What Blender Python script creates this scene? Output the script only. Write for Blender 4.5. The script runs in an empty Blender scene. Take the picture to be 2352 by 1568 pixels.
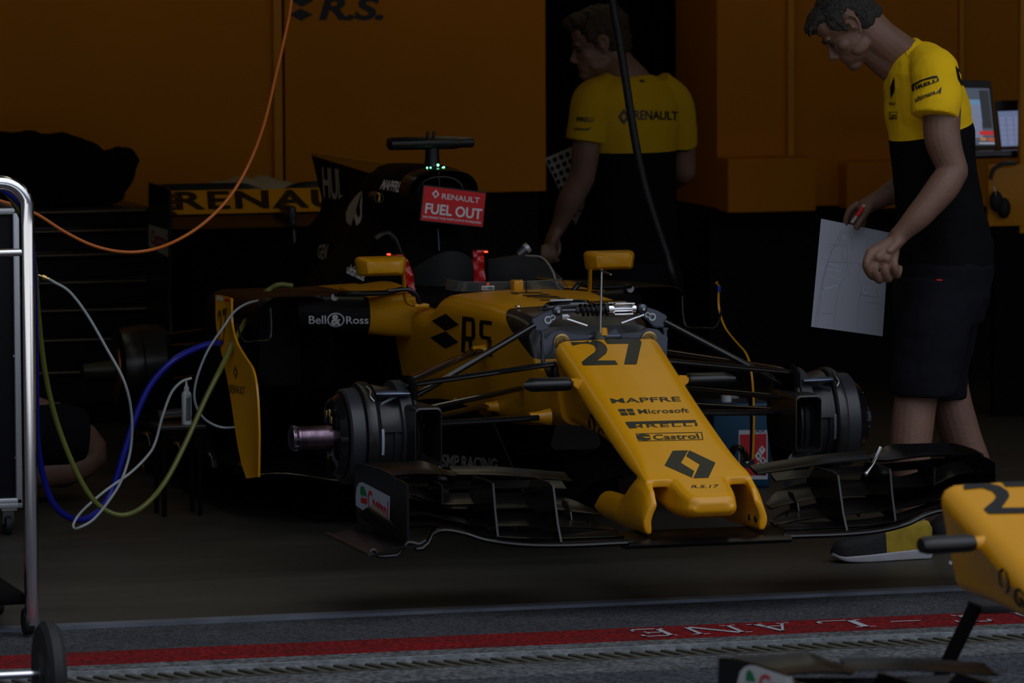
SKY=1.0; LAMPE=0.65; SUNE=8
import bpy, bmesh, math, random
from mathutils import Vector, Matrix, noise
from mathutils.bvhtree import BVHTree
random.seed(7)
scn=bpy.context.scene; COL=scn.collection; V=Vector; PI=math.pi
W,H=2352.0,1568.0
# ---------- camera geometry (a 200 mm lens standing across the pit lane)
CAM=V((-4.946,-15.398,2.206)); YAW,PIT,ROLL,FPX=.276,.088,.005,13069.5
cF=V((math.sin(YAW)*math.cos(PIT),math.cos(YAW)*math.cos(PIT),-math.sin(PIT)))
r0=V((math.cos(YAW),-math.sin(YAW),0)); u0=r0.cross(cF)
cR=r0*math.cos(ROLL)-u0*math.sin(ROLL); cU=u0*math.cos(ROLL)+r0*math.sin(ROLL)
def ray(px,py): return (cF+cR*((px-W/2)/FPX)-cU*((py-H/2)/FPX))
def PY(px,py,Y): d=ray(px,py); return CAM+d*((Y-CAM.y)/d.y)
def PX(px,py,X): d=ray(px,py); return CAM+d*((X-CAM.x)/d.x)
def PZ(px,py,Z=0.0): d=ray(px,py); return CAM+d*((Z-CAM.z)/d.z)
cam=bpy.data.cameras.new('camera'); camo=bpy.data.objects.new('camera',cam); COL.objects.link(camo)
m=Matrix((cR,cU,-cF)).transposed().to_4x4(); m.translation=CAM; camo.matrix_world=m
cam.lens=200.05; cam.sensor_width=36; cam.clip_start=.1; cam.clip_end=200
cam.dof.use_dof=True; cam.dof.focus_distance=17.0; cam.dof.aperture_fstop=6.3
scn.camera=camo
scn.view_settings.view_transform='Standard'; scn.view_settings.look='None'; scn.view_settings.gamma=1
scn.view_settings.exposure=0.0; scn.view_settings.use_curve_mapping=False

# ---------- materials
MATS={}
def mat(name,col,rough=.5,metal=0,coat=0,emit=None,estr=0,trans=0,bump=0,bscale=50,var=0,vscale=8,spec=.5,sheen=0,alpha=1,ior=1.45,weave=0):
    m=bpy.data.materials.new(name); m.use_nodes=True; nt=m.node_tree; n=nt.nodes; l=nt.links
    b=n['Principled BSDF']; b.inputs['Base Color'].default_value=(*col,1); b.inputs['Roughness'].default_value=rough
    b.inputs['Metallic'].default_value=metal; b.inputs['Coat Weight'].default_value=coat; b.inputs['Coat Roughness'].default_value=.08
    b.inputs['Specular IOR Level'].default_value=spec; b.inputs['Transmission Weight'].default_value=trans; b.inputs['IOR'].default_value=ior
    b.inputs['Alpha'].default_value=alpha; b.inputs['Sheen Weight'].default_value=sheen
    if emit: b.inputs['Emission Color'].default_value=(*emit,1); b.inputs['Emission Strength'].default_value=estr
    tc=n.new('ShaderNodeTexCoord')
    if var:
        ns=n.new('ShaderNodeTexNoise'); ns.inputs['Scale'].default_value=vscale; ns.inputs['Detail'].default_value=5
        l.new(tc.outputs['Object'],ns.inputs['Vector'])
        mr=n.new('ShaderNodeMapRange'); mr.inputs[1].default_value=.3; mr.inputs[2].default_value=.7
        mr.inputs[3].default_value=1-var; mr.inputs[4].default_value=1+var; l.new(ns.outputs[0],mr.inputs[0])
        mx=n.new('ShaderNodeVectorMath'); mx.operation='SCALE'; mx.inputs[0].default_value=col; l.new(mr.outputs[0],mx.inputs['Scale'])
        l.new(mx.outputs[0],b.inputs['Base Color'])
    if bump or weave:
        if weave:
            ck=n.new('ShaderNodeTexChecker'); ck.inputs['Scale'].default_value=weave; l.new(tc.outputs['Object'],ck.inputs['Vector']); src=ck.outputs['Fac']
        else:
            nb=n.new('ShaderNodeTexNoise'); nb.inputs['Scale'].default_value=bscale; nb.inputs['Detail'].default_value=4
            l.new(tc.outputs['Object'],nb.inputs['Vector']); src=nb.outputs[0]
        bp=n.new('ShaderNodeBump'); bp.inputs['Strength'].default_value=bump or .15; bp.inputs['Distance'].default_value=.01 if not weave else .0006
        l.new(src,bp.inputs['Height']); l.new(bp.outputs[0],b.inputs['Normal'])
    MATS[name]=m; return m
YEL=mat('yellow_paint',(.66,.295,.004),.27,spec=.5,coat=.0,var=.03,vscale=3)
BLK=mat('black_paint',(.008,.008,.009),.32,spec=.5)
MBLK=mat('matt_black',(.004,.004,.005),.65,spec=.06)
SBLK=mat('satin_black',(.005,.005,.006),.38,spec=.16)
WBLK=mat('wing_black',(.003,.003,.0035),.26,spec=.42)
CARB=mat('carbon_fibre',(.012,.012,.012),.28,weave=420,bump=.25,spec=.6)
GLC=mat('gloss_carbon',(.008,.008,.009),.16,coat=.6)
OLV=mat('black_lettering_sheen',(.030,.030,.020),.42,spec=.5)  # black print with its olive sheen put into the base colour
BLET=mat('black_lettering',(.006,.006,.006),.45)
WLET=mat('white_lettering',(.78,.79,.82),.5)
GLET=mat('grey_lettering',(.50,.48,.43),.5)
CHR=mat('chrome',(.85,.86,.9),.12,1)
STL=mat('brushed_steel',(.55,.55,.57),.35,1)
GUN=mat('gunmetal',(.11,.125,.165),.34,.8)
DST=mat('heat_tinted_steel',(.22,.15,.2),.3,1,var=.5,vscale=30)
ALU=mat('aluminium',(.6,.62,.66),.4,.7)
BRS=mat('brass',(.6,.4,.15),.3,1)
RUB=mat('black_rubber',(.012,.012,.013),.65)
RED=mat('red_sign',(.72,.012,.016),.45)
REDG=mat('red_gloss_fabric',(.55,.01,.01),.15,coat=.5,bump=.6,bscale=25)
WHT=mat('white_plastic',(.6,.62,.64),.4)
GREEN=mat('green_led',(.0,.3,.1),.4,emit=(.15,1,.45),estr=6)
REDL=mat('red_led',(.3,0,0),.4,emit=(1,.05,.02),estr=3)
# ---------- mesh helpers
def setp(o,label=None,cat=None,group=None,kind=None):
    if label: o['label']=label
    if cat: o['category']=cat
    if group: o['group']=group
    if kind: o['kind']=kind
    return o
def thing(name,label,cat,loc=(0,0,0),group=None):
    o=bpy.data.objects.new(name,None); o.empty_display_size=.05; COL.objects.link(o); o.location=loc
    return setp(o,label,cat,group)
def link(name,me,mats,parent=None,label=None,angle=35,smooth=True):
    if not isinstance(mats,(list,tuple)): mats=[mats]
    me.name=name
    if not me.materials:
        for m in mats: me.materials.append(m)
    o=bpy.data.objects.new(name,me); COL.objects.link(o)
    if smooth:
        me.shade_smooth(); bm=bmesh.new(); bm.from_mesh(me); a=math.radians(angle)
        for e in bm.edges:
            if len(e.link_faces)==2 and e.calc_face_angle(0)>a: e.smooth=False
        bm.to_mesh(me); bm.free()
    if parent is not None:
        o.parent=parent
        if parent.type=='EMPTY': o.matrix_parent_inverse=Matrix.Translation(-parent.location)
    if label: o['label']=label
    return o
def obj(name,bm,mats,parent=None,label=None,angle=35,smooth=True,recalc=True):
    if recalc: bmesh.ops.recalc_face_normals(bm,faces=bm.faces)
    me=bpy.data.meshes.new(name); bm.to_mesh(me); bm.free()
    return link(name,me,mats,parent,label,angle,smooth)
def tagobj(o,label,cat,group=None): return setp(o,label,cat,group)
def rebase(o):
    """top-level single mesh: put its origin at the bottom centre"""
    me=o.data; xs=[v.co for v in me.vertices]
    c=V(((min(v.x for v in xs)+max(v.x for v in xs))/2,(min(v.y for v in xs)+max(v.y for v in xs))/2,min(v.z for v in xs)))
    me.transform(Matrix.Translation(-c)); o.location=c; return o
def box(bm,c,s,rot=None,bev=0,mi=0,seg=2):
    g=bmesh.new(); bmesh.ops.create_cube(g,size=1); 
    for v in g.verts: v.co=V((v.co.x*s[0],v.co.y*s[1],v.co.z*s[2]))
    if bev: bmesh.ops.bevel(g,geom=g.edges[:],offset=bev,segments=seg,affect='EDGES',profile=.5)
    if rot is not None:
        R=rot if isinstance(rot,Matrix) else Matrix.Rotation(rot,3,'Z')
        for v in g.verts: v.co=R@v.co
    for v in g.verts: v.co+=V(c)
    for f in g.faces: f.material_index=mi
    merge(bm,g)
def merge(bm,g):
    me=bpy.data.meshes.new('t'); g.to_mesh(me); g.free(); bm.from_mesh(me); bpy.data.meshes.remove(me)
def cat(pts,n=8):
    """catmull-rom"""
    p=[V(q) for q in pts]; out=[]
    if len(p)<3: 
        return [p[0].lerp(p[1],i/n) for i in range(n+1)]
    e=[p[0]*2-p[1]]+p+[p[-1]*2-p[-2]]
    for i in range(1,len(e)-2):
        a,b,c,d=e[i-1:i+3]
        for k in range(n):
            t=k/n; out.append(.5*((2*b)+(c-a)*t+(2*a-5*b+4*c-d)*t*t+(3*b-a-3*c+d)*t**3))
    out.append(p[-1]); return out
def tube(bm,pts,r,n=10,cap=True,flat=1.0,up=None,mi=0):
    """sweep; r number or list; flat<1 squashes the section towards an aerofoil along 'up'"""
    P=[V(p) for p in pts]; R=r if isinstance(r,(list,tuple)) else [r]*len(P)
    rings=[]; t0=(P[1]-P[0]).normalized(); nrm=V(up) if up is not None else (V((0,0,1)) if abs(t0.z)<.9 else V((1,0,0)))
    for i,p in enumerate(P):
        t=(P[min(i+1,len(P)-1)]-P[max(i-1,0)]).normalized()
        a=(nrm-t*nrm.dot(t)).normalized(); b=t.cross(a)
        if up is None: nrm=a
        rings.append([bm.verts.new(p+(a*math.cos(2*PI*k/n)*flat+b*math.sin(2*PI*k/n))*R[i]) for k in range(n)])
    for i in range(len(rings)-1):
        for k in range(n):
            bm.faces.new((rings[i][k],rings[i][(k+1)%n],rings[i+1][(k+1)%n],rings[i+1][k])).material_index=mi
    if cap:
        bm.faces.new(rings[0][::-1]).material_index=mi; bm.faces.new(rings[-1]).material_index=mi
def skin(bm,rings,closed=True,cap0=True,cap1=True,mi=0):
    vs=[[bm.verts.new(V(p)) for p in r] for r in rings]; n=len(vs[0])
    for i in range(len(vs)-1):
        for k in range(n if closed else n-1):
            bm.faces.new((vs[i][k],vs[i][(k+1)%n],vs[i+1][(k+1)%n],vs[i+1][k])).material_index=mi
    if closed and cap0: bm.faces.new(vs[0][::-1]).material_index=mi
    if closed and cap1: bm.faces.new(vs[-1]).material_index=mi
    return vs
def interp(st,y):
    """st: sorted list of tuples, first item is the key; smooth interpolation"""
    if y<=st[0][0]: return st[0]
    for i in range(len(st)-1):
        a,b=st[i],st[i+1]
        if y<=b[0]:
            t=(y-a[0])/(b[0]-a[0]); p=st[max(i-1,0)]; q=st[min(i+2,len(st)-1)]; o=[y]
            for k in range(1,len(a)):
                ma=(b[k]-p[k])/max(b[0]-p[0],1e-6)*(b[0]-a[0]); mb=(q[k]-a[k])/max(q[0]-a[0],1e-6)*(b[0]-a[0])
                o.append((2*t**3-3*t*t+1)*a[k]+(t**3-2*t*t+t)*ma+(-2*t**3+3*t*t)*b[k]+(t**3-t*t)*mb)
            return tuple(o)
    return st[-1]
def rrect(wt,wb,zt,zb,rt,rb,crown=0,n=6,cx=0,m=4):
    """closed ring (x,z): rounded trapezoid"""
    pts=[]
    def arc(cx_,cz,r,a0,a1):
        for k in range(n+1):
            a=a0+(a1-a0)*k/n; pts.append((cx_+r*math.cos(a),cz+r*math.sin(a)))
    arc(cx+wt-rt,zt-rt,rt,0,PI/2)
    for k in range(1,m): 
        x=(wt-rt)*(1-2*k/m); pts.append((cx+x,zt+crown*(1-(x/max(wt-rt,1e-6))**2)))
    arc(cx-wt+rt,zt-rt,rt,PI/2,PI)
    arc(cx-wb+rb,zb+rb,rb,PI,1.5*PI); arc(cx+wb-rb,zb+rb,rb,1.5*PI,2*PI)
    return pts
def lathe(bm,prof,c,axis='X',n=40,mi=0,a0=0,a1=2*PI):
    """prof list of (d,r) along axis from centre c"""
    rings=[]
    full=abs(a1-a0-2*PI)<1e-6
    for k in range(n if full else n+1):
        a=a0+(a1-a0)*k/n; ca,sa=math.cos(a),math.sin(a); r=[]
        for d,rr in prof:
            if axis=='X': p=(d,rr*ca,rr*sa)
            elif axis=='Y': p=(rr*ca,d,rr*sa)
            else: p=(rr*ca,rr*sa,d)
            r.append(V(c)+V(p))
        rings.append(r)
    vs=[[bm.verts.new(p) for p in r] for r in rings]; N=len(vs)
    for i in range(N if full else N-1):
        for k in range(len(prof)-1):
            bm.faces.new((vs[i][k],vs[i][k+1],vs[(i+1)%N][k+1],vs[(i+1)%N][k])).material_index=mi
    bmesh.ops.remove_doubles(bm,verts=bm.verts[:],dist=1e-6)
def prism(bm,poly,ax,d0,d1,bev=0,mi=0):
    """poly (u,v) extruded along ax from d0 to d1. ax X:(y,z) Y:(x,z) Z:(x,y)"""
    def P(u,v,d): return {'X':(d,u,v),'Y':(u,d,v),'Z':(u,v,d)}[ax]
    g=bmesh.new(); a=[g.verts.new(P(u,v,d0)) for u,v in poly]; b=[g.verts.new(P(u,v,d1)) for u,v in poly]; n=len(poly)
    g.faces.new(a); g.faces.new(b[::-1])
    for k in range(n): g.faces.new((a[k],b[k],b[(k+1)%n],a[(k+1)%n]))
    bmesh.ops.recalc_face_normals(g,faces=g.faces)
    if bev: bmesh.ops.bevel(g,geom=g.edges[:],offset=bev,segments=2,affect='EDGES')
    for f in g.faces: f.material_index=mi
    merge(bm,g)
def plate(bm,grid,th,nrm=None):
    """solid sheet from a grid of points; th thickness downwards along nrm or per-vertex normal"""
    R=len(grid); C=len(grid[0]); G=[[V(p) for p in r] for r in grid]
    def N(i,j):
        if nrm is not None: return V(nrm).normalized()
        a=G[min(i+1,R-1)][j]-G[max(i-1,0)][j]; b=G[i][min(j+1,C-1)]-G[i][max(j-1,0)]
        c=a.cross(b); return c.normalized() if c.length>1e-9 else V((0,0,1))
    top=[[bm.verts.new(G[i][j]+N(i,j)*th/2) for j in range(C)] for i in range(R)]
    bot=[[bm.verts.new(G[i][j]-N(i,j)*th/2) for j in range(C)] for i in range(R)]
    for i in range(R-1):
        for j in range(C-1):
            bm.faces.new((top[i][j],top[i+1][j],top[i+1][j+1],top[i][j+1])); bm.faces.new((bot[i][j],bot[i][j+1],bot[i+1][j+1],bot[i+1][j]))
    for i in range(R-1):
        bm.faces.new((top[i][0],bot[i][0],bot[i+1][0],top[i+1][0])); bm.faces.new((top[i][-1],top[i+1][-1],bot[i+1][-1],bot[i][-1]))
    for j in range(C-1):
        bm.faces.new((top[0][j],top[0][j+1],bot[0][j+1],bot[0][j])); bm.faces.new((top[-1][j],bot[-1][j],bot[-1][j+1],top[-1][j+1]))
def foil(bm,LE,TE,th=.012,n=6,camber=.15,conc=True):
    """wing element: LE and TE curves of equal length, aerofoil section between them"""
    rings=[]
    for a,b in zip(LE,TE):
        a=V(a); b=V(b); ch=b-a; L=ch.length; up=V((0,0,1)); up=(up-ch*(up.dot(ch)/L**2)).normalized()
        r=[]
        for s in (1,-1):
            for k in (range(n+1) if s==1 else range(n-1,0,-1)):
                t=k/n; t=t*t*(3-2*t)*.5+t*.5
                h=th*2.6*(math.sqrt(max(t,0))*(1-t)**.8)*.5+.0012
                c=-camber*L*4*t*(1-t)*(1 if conc else 0)*.25
                r.append(a+ch*t+up*(c+s*h))
        rings.append(r)
    skin(bm,rings)
def bvh(o):
    dg=bpy.context.evaluated_depsgraph_get(); me=o.data
    mw=o.matrix_world if o.parent is None else Matrix()
    if o.parent is None: mw=Matrix.Translation(o.location)
    vs=[mw@v.co for v in me.vertices]; return BVHTree.FromPolygons(vs,[list(p.vertices) for p in me.polygons],epsilon=0)
def text2d(s,bold=.0,sp=1.0,shear=0):
    """unit box text mesh: verts in 0..1 x 0..1, faces, aspect"""
    cu=bpy.data.curves.new('t','FONT'); cu.body=s; cu.offset=bold; cu.space_character=sp; cu.shear=shear; cu.resolution_u=4; cu.fill_mode='FRONT'
    o=bpy.data.objects.new('t',cu); COL.objects.link(o)
    dg=bpy.context.evaluated_depsgraph_get(); me=bpy.data.meshes.new_from_object(o.evaluated_get(dg))
    vs=[(v.co.x,v.co.y) for v in me.vertices]; fs=[list(p.vertices) for p in me.polygons]
    bpy.data.objects.remove(o); bpy.data.curves.remove(cu); bpy.data.meshes.remove(me)
    x0=min(v[0] for v in vs); x1=max(v[0] for v in vs); y0=min(v[1] for v in vs); y1=max(v[1] for v in vs)
    return [((x-x0)/(x1-x0),(y-y0)/(y1-y0)) for x,y in vs],fs
def poly2d(polys):
    """list of polygons in unit coords -> verts, faces"""
    vs=[];fs=[]
    for p in polys:
        b=len(vs); vs+=[tuple(q) for q in p]; fs.append(list(range(b,b+len(p))))
    return vs,fs
def ringpoly(cx,cy,r0,r1,n=24,a0=0,a1=2*PI,ax=1,ay=1):
    out=[]
    for k in range(n):
        t0=a0+(a1-a0)*k/n; t1=a0+(a1-a0)*(k+1)/n
        out.append([(cx+ax*r0*math.cos(t0),cy+ay*r0*math.sin(t0)),(cx+ax*r1*math.cos(t0),cy+ay*r1*math.sin(t0)),(cx+ax*r1*math.cos(t1),cy+ay*r1*math.sin(t1)),(cx+ax*r0*math.cos(t1),cy+ay*r0*math.sin(t1))])
    return out
def decal(name,shape,quad,m,parent,tree,off=.0012,grid=0,label=None,fall=None):
    """shape=(verts,faces) in the unit square; quad = photo pixels tl,tr,br,bl; printed onto the surface 'tree' where those sight lines land"""
    vs,fs=shape; bm=bmesh.new(); bv=[bm.verts.new((x,y,0)) for x,y in vs]
    for f in fs:
        try: bm.faces.new([bv[i] for i in f])
        except ValueError: pass
    bmesh.ops.triangulate(bm,faces=bm.faces[:],ngon_method='EAR_CLIP')
    tl,tr,br,bl=[V(q) for q in quad]; bad=[]
    x0=min(x for x,y in vs); x1=max(x for x,y in vs); y0=min(y for x,y in vs); y1=max(y for x,y in vs)
    wpx=(tr-tl).length*(x1-x0); hpx=(tl-bl).length*(y1-y0)
    for kk,(d0,d1,L) in enumerate(((x0,x1,wpx),(y0,y1,hpx))):
        gn=min(40,max(grid,int(L/7)))
        for k in range(1,gn):
            c=d0+(d1-d0)*k/gn
            bmesh.ops.bisect_plane(bm,geom=bm.verts[:]+bm.edges[:]+bm.faces[:],plane_co=(c,c,0),plane_no=(1,0,0) if kk==0 else (0,1,0),dist=1e-7)
    bmesh.ops.triangulate(bm,faces=bm.faces[:])
    for v in bm.verts:
        x,y=v.co.x,v.co.y; q=(bl.lerp(br,x)).lerp(tl.lerp(tr,x),y); d=ray(q.x,q.y).normalized()
        hit=tree.ray_cast(CAM,d)
        if hit[0] is None: bad.append(v); continue
        nn=hit[1]; nn=nn if nn.dot(d)<0 else -nn
        v.co=hit[0]+nn*off
    bmesh.ops.delete(bm,geom=bad,context='VERTS')
    bmesh.ops.recalc_face_normals(bm,faces=bm.faces)
    for f in bm.faces:
        if f.normal.dot(cF)>0: f.normal_flip()
    return obj(name,bm,m,parent,label,smooth=False,recalc=False)
def flatdecal(name,shape,o,u,v,m,parent,label=None):
    """shape on a plane: o + x*u + y*v"""
    vs,fs=shape; bm=bmesh.new(); bv=[bm.verts.new(V(o)+V(u)*x+V(v)*y) for x,y in vs]
    for f in fs:
        try: bm.faces.new([bv[i] for i in f])
        except ValueError: pass
    for f in bm.faces:
        if f.normal.dot(cF)>0: f.normal_flip()
    return obj(name,bm,m,parent,label,smooth=False,recalc=False)
# logo shapes (unit square)
def diamond_logo(t=.3):
    # elongated diamond ring
    o=[(.5,0),(1,.5),(.5,1),(0,.5)]; out=[]
    i=[(.5,t*.9),(1-t*1.0,.5),(.5,1-t*.9),(t*1.0,.5)]
    for k in range(4): out.append([o[k],o[(k+1)%4],i[(k+1)%4],i[k]])
    return poly2d(out)
def rs_mark():
    return poly2d([[(0,.26),(.5,.02),(1,.26),(.45,.48)],[(0,.76),(.5,.52),(1,.76),(.55,.98)]])
def blocks(rows,w,h):
    """bitmap letters from rows of '#'"""
    out=[]
    for j,r in enumerate(rows):
        k=0
        while k<len(r):
            if r[k]=='#':
                e=k
                while e<len(r) and r[e]=='#': e+=1
                out.append([(k/w,1-(j+1)/h),(e/w,1-(j+1)/h),(e/w,1-j/h),(k/w,1-j/h)]); k=e
            else: k+=1
    return poly2d(out)
FRAME=poly2d([[(0,0),(1,0),(.985,.07),(.015,.07)],[(1,0),(1,1),(.985,.93),(.985,.07)],[(1,1),(0,1),(.015,.93),(.985,.93)],[(0,1),(0,0),(.015,.07),(.015,.93)]])
# ---------- organic solids (people, cloth): overlapping closed shells fused into one skin
def blob(bm,c,r,R=None,n=16):
    g=bmesh.new(); bmesh.ops.create_uvsphere(g,u_segments=n*2,v_segments=n,radius=1)
    for v in g.verts:
        p=V((v.co.x*r[0],v.co.y*r[1],v.co.z*r[2]))
        if R is not None: p=R@p
        v.co=p+V(c)
    merge(bm,g)
def limb(bm,pts,rad,n=16,sub=6,ends=True):
    """smooth tapered limb through pts; rad list of r or (ra,rb); rounded ends"""
    P=cat(pts,sub); N=len(P); R=[]
    for i in range(N):
        t=i/(N-1)*(len(rad)-1); k=min(int(t),len(rad)-2); f=t-k; f=f*f*(3-2*f)*.6+f*.4
        a=rad[k] if isinstance(rad[k],tuple) else (rad[k],rad[k]); b=rad[k+1] if isinstance(rad[k+1],tuple) else (rad[k+1],rad[k+1])
        R.append((a[0]*(1-f)+b[0]*f,a[1]*(1-f)+b[1]*f))
    rings=[]; t0=(P[1]-P[0]).normalized(); nrm=V((-1,0,0)) if abs(t0.x)<.9 else V((0,0,1))
    def ring(p,t,ra,rb):
        nonlocal nrm
        a=(nrm-t*nrm.dot(t)).normalized(); b=t.cross(a); nrm=a
        return [p+a*math.cos(2*PI*k/n)*ra+b*math.sin(2*PI*k/n)*rb for k in range(n)]
    if ends:
        for s in (.999,.8,.5,.25):
            f=math.sqrt(1-s*s); rings.append(ring(P[0]-t0*R[0][0]*s*.8,t0,R[0][0]*max(f,.03),R[0][1]*max(f,.03)))
    for i in range(N):
        t=(P[min(i+1,N-1)]-P[max(i-1,0)]).normalized(); rings.append(ring(P[i],t,*R[i]))
    if ends:
        t=(P[-1]-P[-2]).normalized()
        for s in (.25,.5,.8,.999):
            f=math.sqrt(1-s*s); rings.append(ring(P[-1]+t*R[-1][0]*s*.8,t,R[-1][0]*max(f,.03),R[-1][1]*max(f,.03)))
    skin(bm,rings)
def ellrings(bm,rings,n=28):
    """rings: (centre, axisA*ra vector, axisB*rb vector) or with power"""
    out=[]
    for c,a,b in rings: out.append([V(c)+V(a)*math.cos(2*PI*k/n)+V(b)*math.sin(2*PI*k/n) for k in range(n)])
    skin(bm,out)
def fuse(name,bm,mats,parent=None,voxel=.005,smooth=4,label=None,disp=None):
    bmesh.ops.recalc_face_normals(bm,faces=bm.faces)
    me=bpy.data.meshes.new('f'); bm.to_mesh(me); bm.free(); o=bpy.data.objects.new('f',me); COL.objects.link(o)
    r=o.modifiers.new('r','REMESH'); r.mode='VOXEL'; r.voxel_size=voxel
    if smooth: s=o.modifiers.new('s','SMOOTH'); s.iterations=smooth; s.factor=.5
    dg=bpy.context.evaluated_depsgraph_get(); n=bpy.data.meshes.new_from_object(o.evaluated_get(dg))
    bpy.data.objects.remove(o); bpy.data.meshes.remove(me)
    if disp:
        N=[q.vector.copy() for q in n.vertex_normals]; out=[]
        for v,q in zip(n.vertices,N): out.extend(disp(v.co.copy(),q))
        n.vertices.foreach_set('co',out); n.update()
    n.materials.clear()
    return link(name,n,mats,parent,label,angle=80)
# ================= SETTING
def ground_mat(name,c1,c2,scale,rough,bump=.2,bs=300,spec=.5,stretch=(1,1,1),c3=None,speck=0,rv=.12):
    m=bpy.data.materials.new(name); m.use_nodes=True; nt=m.node_tree; n=nt.nodes; l=nt.links; b=n['Principled BSDF']
    tc=n.new('ShaderNodeTexCoord'); mp=n.new('ShaderNodeMapping'); mp.inputs['Scale'].default_value=stretch; l.new(tc.outputs['Object'],mp.inputs[0])
    a=n.new('ShaderNodeTexNoise'); a.inputs['Scale'].default_value=scale; a.inputs['Detail'].default_value=6; a.inputs['Roughness'].default_value=.65; l.new(mp.outputs[0],a.inputs['Vector'])
    r=n.new('ShaderNodeValToRGB'); r.color_ramp.elements[0].position=.35; r.color_ramp.elements[1].position=.68
    r.color_ramp.elements[0].color=(*c1,1); r.color_ramp.elements[1].color=(*c2,1); l.new(a.outputs[0],r.inputs[0]); out=r.outputs[0]
    if speck:
        v=n.new('ShaderNodeTexNoise'); v.inputs['Scale'].default_value=speck; v.inputs['Detail'].default_value=3; l.new(tc.outputs['Object'],v.inputs['Vector'])
        r2=n.new('ShaderNodeValToRGB'); r2.color_ramp.elements[0].position=.42; r2.color_ramp.elements[1].position=.62
        r2.color_ramp.elements[0].color=(.55,.55,.55,1); r2.color_ramp.elements[1].color=(1.5,1.5,1.5,1); l.new(v.outputs[0],r2.inputs[0])
        mx=n.new('ShaderNodeMix'); mx.data_type='RGBA'; mx.blend_type='MULTIPLY'; mx.inputs[0].default_value=1; l.new(out,mx.inputs[6]); l.new(r2.outputs[0],mx.inputs[7]); out=mx.outputs[2]
    l.new(out,b.inputs['Base Color']); b.inputs['Specular IOR Level'].default_value=spec
    mr=n.new('ShaderNodeMapRange'); mr.inputs[3].default_value=rough-rv; mr.inputs[4].default_value=rough+rv; l.new(a.outputs[0],mr.inputs[0]); l.new(mr.outputs[0],b.inputs['Roughness'])
    nb=n.new('ShaderNodeTexNoise'); nb.inputs['Scale'].default_value=bs; l.new(tc.outputs['Object'],nb.inputs['Vector'])
    bp=n.new('ShaderNodeBump'); bp.inputs['Strength'].default_value=bump; bp.inputs['Distance'].default_value=.004; l.new(nb.outputs[0],bp.inputs['Height']); l.new(bp.outputs[0],b.inputs['Normal'])
    return m
FLOORM=ground_mat('garage_floor',(.036,.033,.027),(.056,.052,.041),1.6,.50,.05,30,.22,(.6,2.2,1))
ASPH=ground_mat('speckled_apron',(.034,.035,.040),(.055,.056,.062),2.5,.85,.6,140,.12,speck=120)
CONC=ground_mat('concrete_kerb',(.065,.068,.070),(.12,.125,.13),9,.9,.4,90,.12,speck=60)
ROAD=ground_mat('pit_lane_asphalt',(.04,.043,.052),(.058,.062,.072),3,.9,.7,110,.12,speck=90)
REDP=ground_mat('red_line_paint',(.10,.009,.010),(.19,.005,.007),7,.75,.4,120,.12,(.5,2,1),speck=70)
LINEP=ground_mat('worn_white_paint',(.26,.27,.30),(.42,.44,.48),40,.7,.3,120,.3)
def slab(name,x0,x1,y0,y1,z0,z1,m,nx=1):
    bm=bmesh.new(); box(bm,((x0+x1)/2,(y0+y1)/2,(z0+z1)/2),(x1-x0,y1-y0,z1-z0)); o=obj(name,bm,m,smooth=False); o['kind']='structure'; return o
YT=.265
slab('floor',-4.6,6.2,YT+.03,9.0,-.1,0,FLOORM)
slab('trim_1',-4.6,6.2,YT-.03,YT+.03,-.1,.006,mat('threshold_strip',(.14,.155,.19),.5,.5,var=.25,vscale=6))
slab('apron',-8,9,-.23,YT-.03,-.1,-.004,ASPH)
stripe=slab('painted_red_line',-8,9,-.475,-.23,-.1,-.002,REDP)
slab('kerb',-8,9,-.625,-.475,-.1,-.003,CONC)
slab('kerb_outer',-8,9,-1.02,-.80,-.1,-.003,CONC)
slab('pit_lane',-30,30,-5.5,-1.02,-.1,-.006,ROAD)
slab('unseen_bounce_slab',-30,30,-24,-5.5,-.1,-.006,ground_mat('bounce_pale',(.34,.34,.35),(.46,.46,.47),1.5,.8,.3,60,.2))  # unseen pale slab added so the chrome tubes reflect bright ground
slab('trim_2',-8,9,-.634,-.620,-.1,.004,mat('kerb_edging',(.19,.205,.22),.6,var=.35,vscale=25,bump=.5,bscale=60))
# drain with slanting bars
bm=bmesh.new(); box(bm,(.5,-.712,-.09),(17,.19,.02))
gr=mat('grate_iron',(.055,.052,.040),.8,.0,var=.3,vscale=30,bump=.4,bscale=80)
for k in range(150):
    x=-2.6+k*.044
    box(bm,(x,-.712,-.022),(.019,.20,.03),Matrix.Rotation(.30,3,'Z'),.002)
box(bm,(.5,-.622,-.02),(17,.012,.04)); box(bm,(.5,-.80,-.02),(17,.012,.04))
o=obj('drain_grate',bm,[gr],smooth=False); o['kind']='structure'
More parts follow.
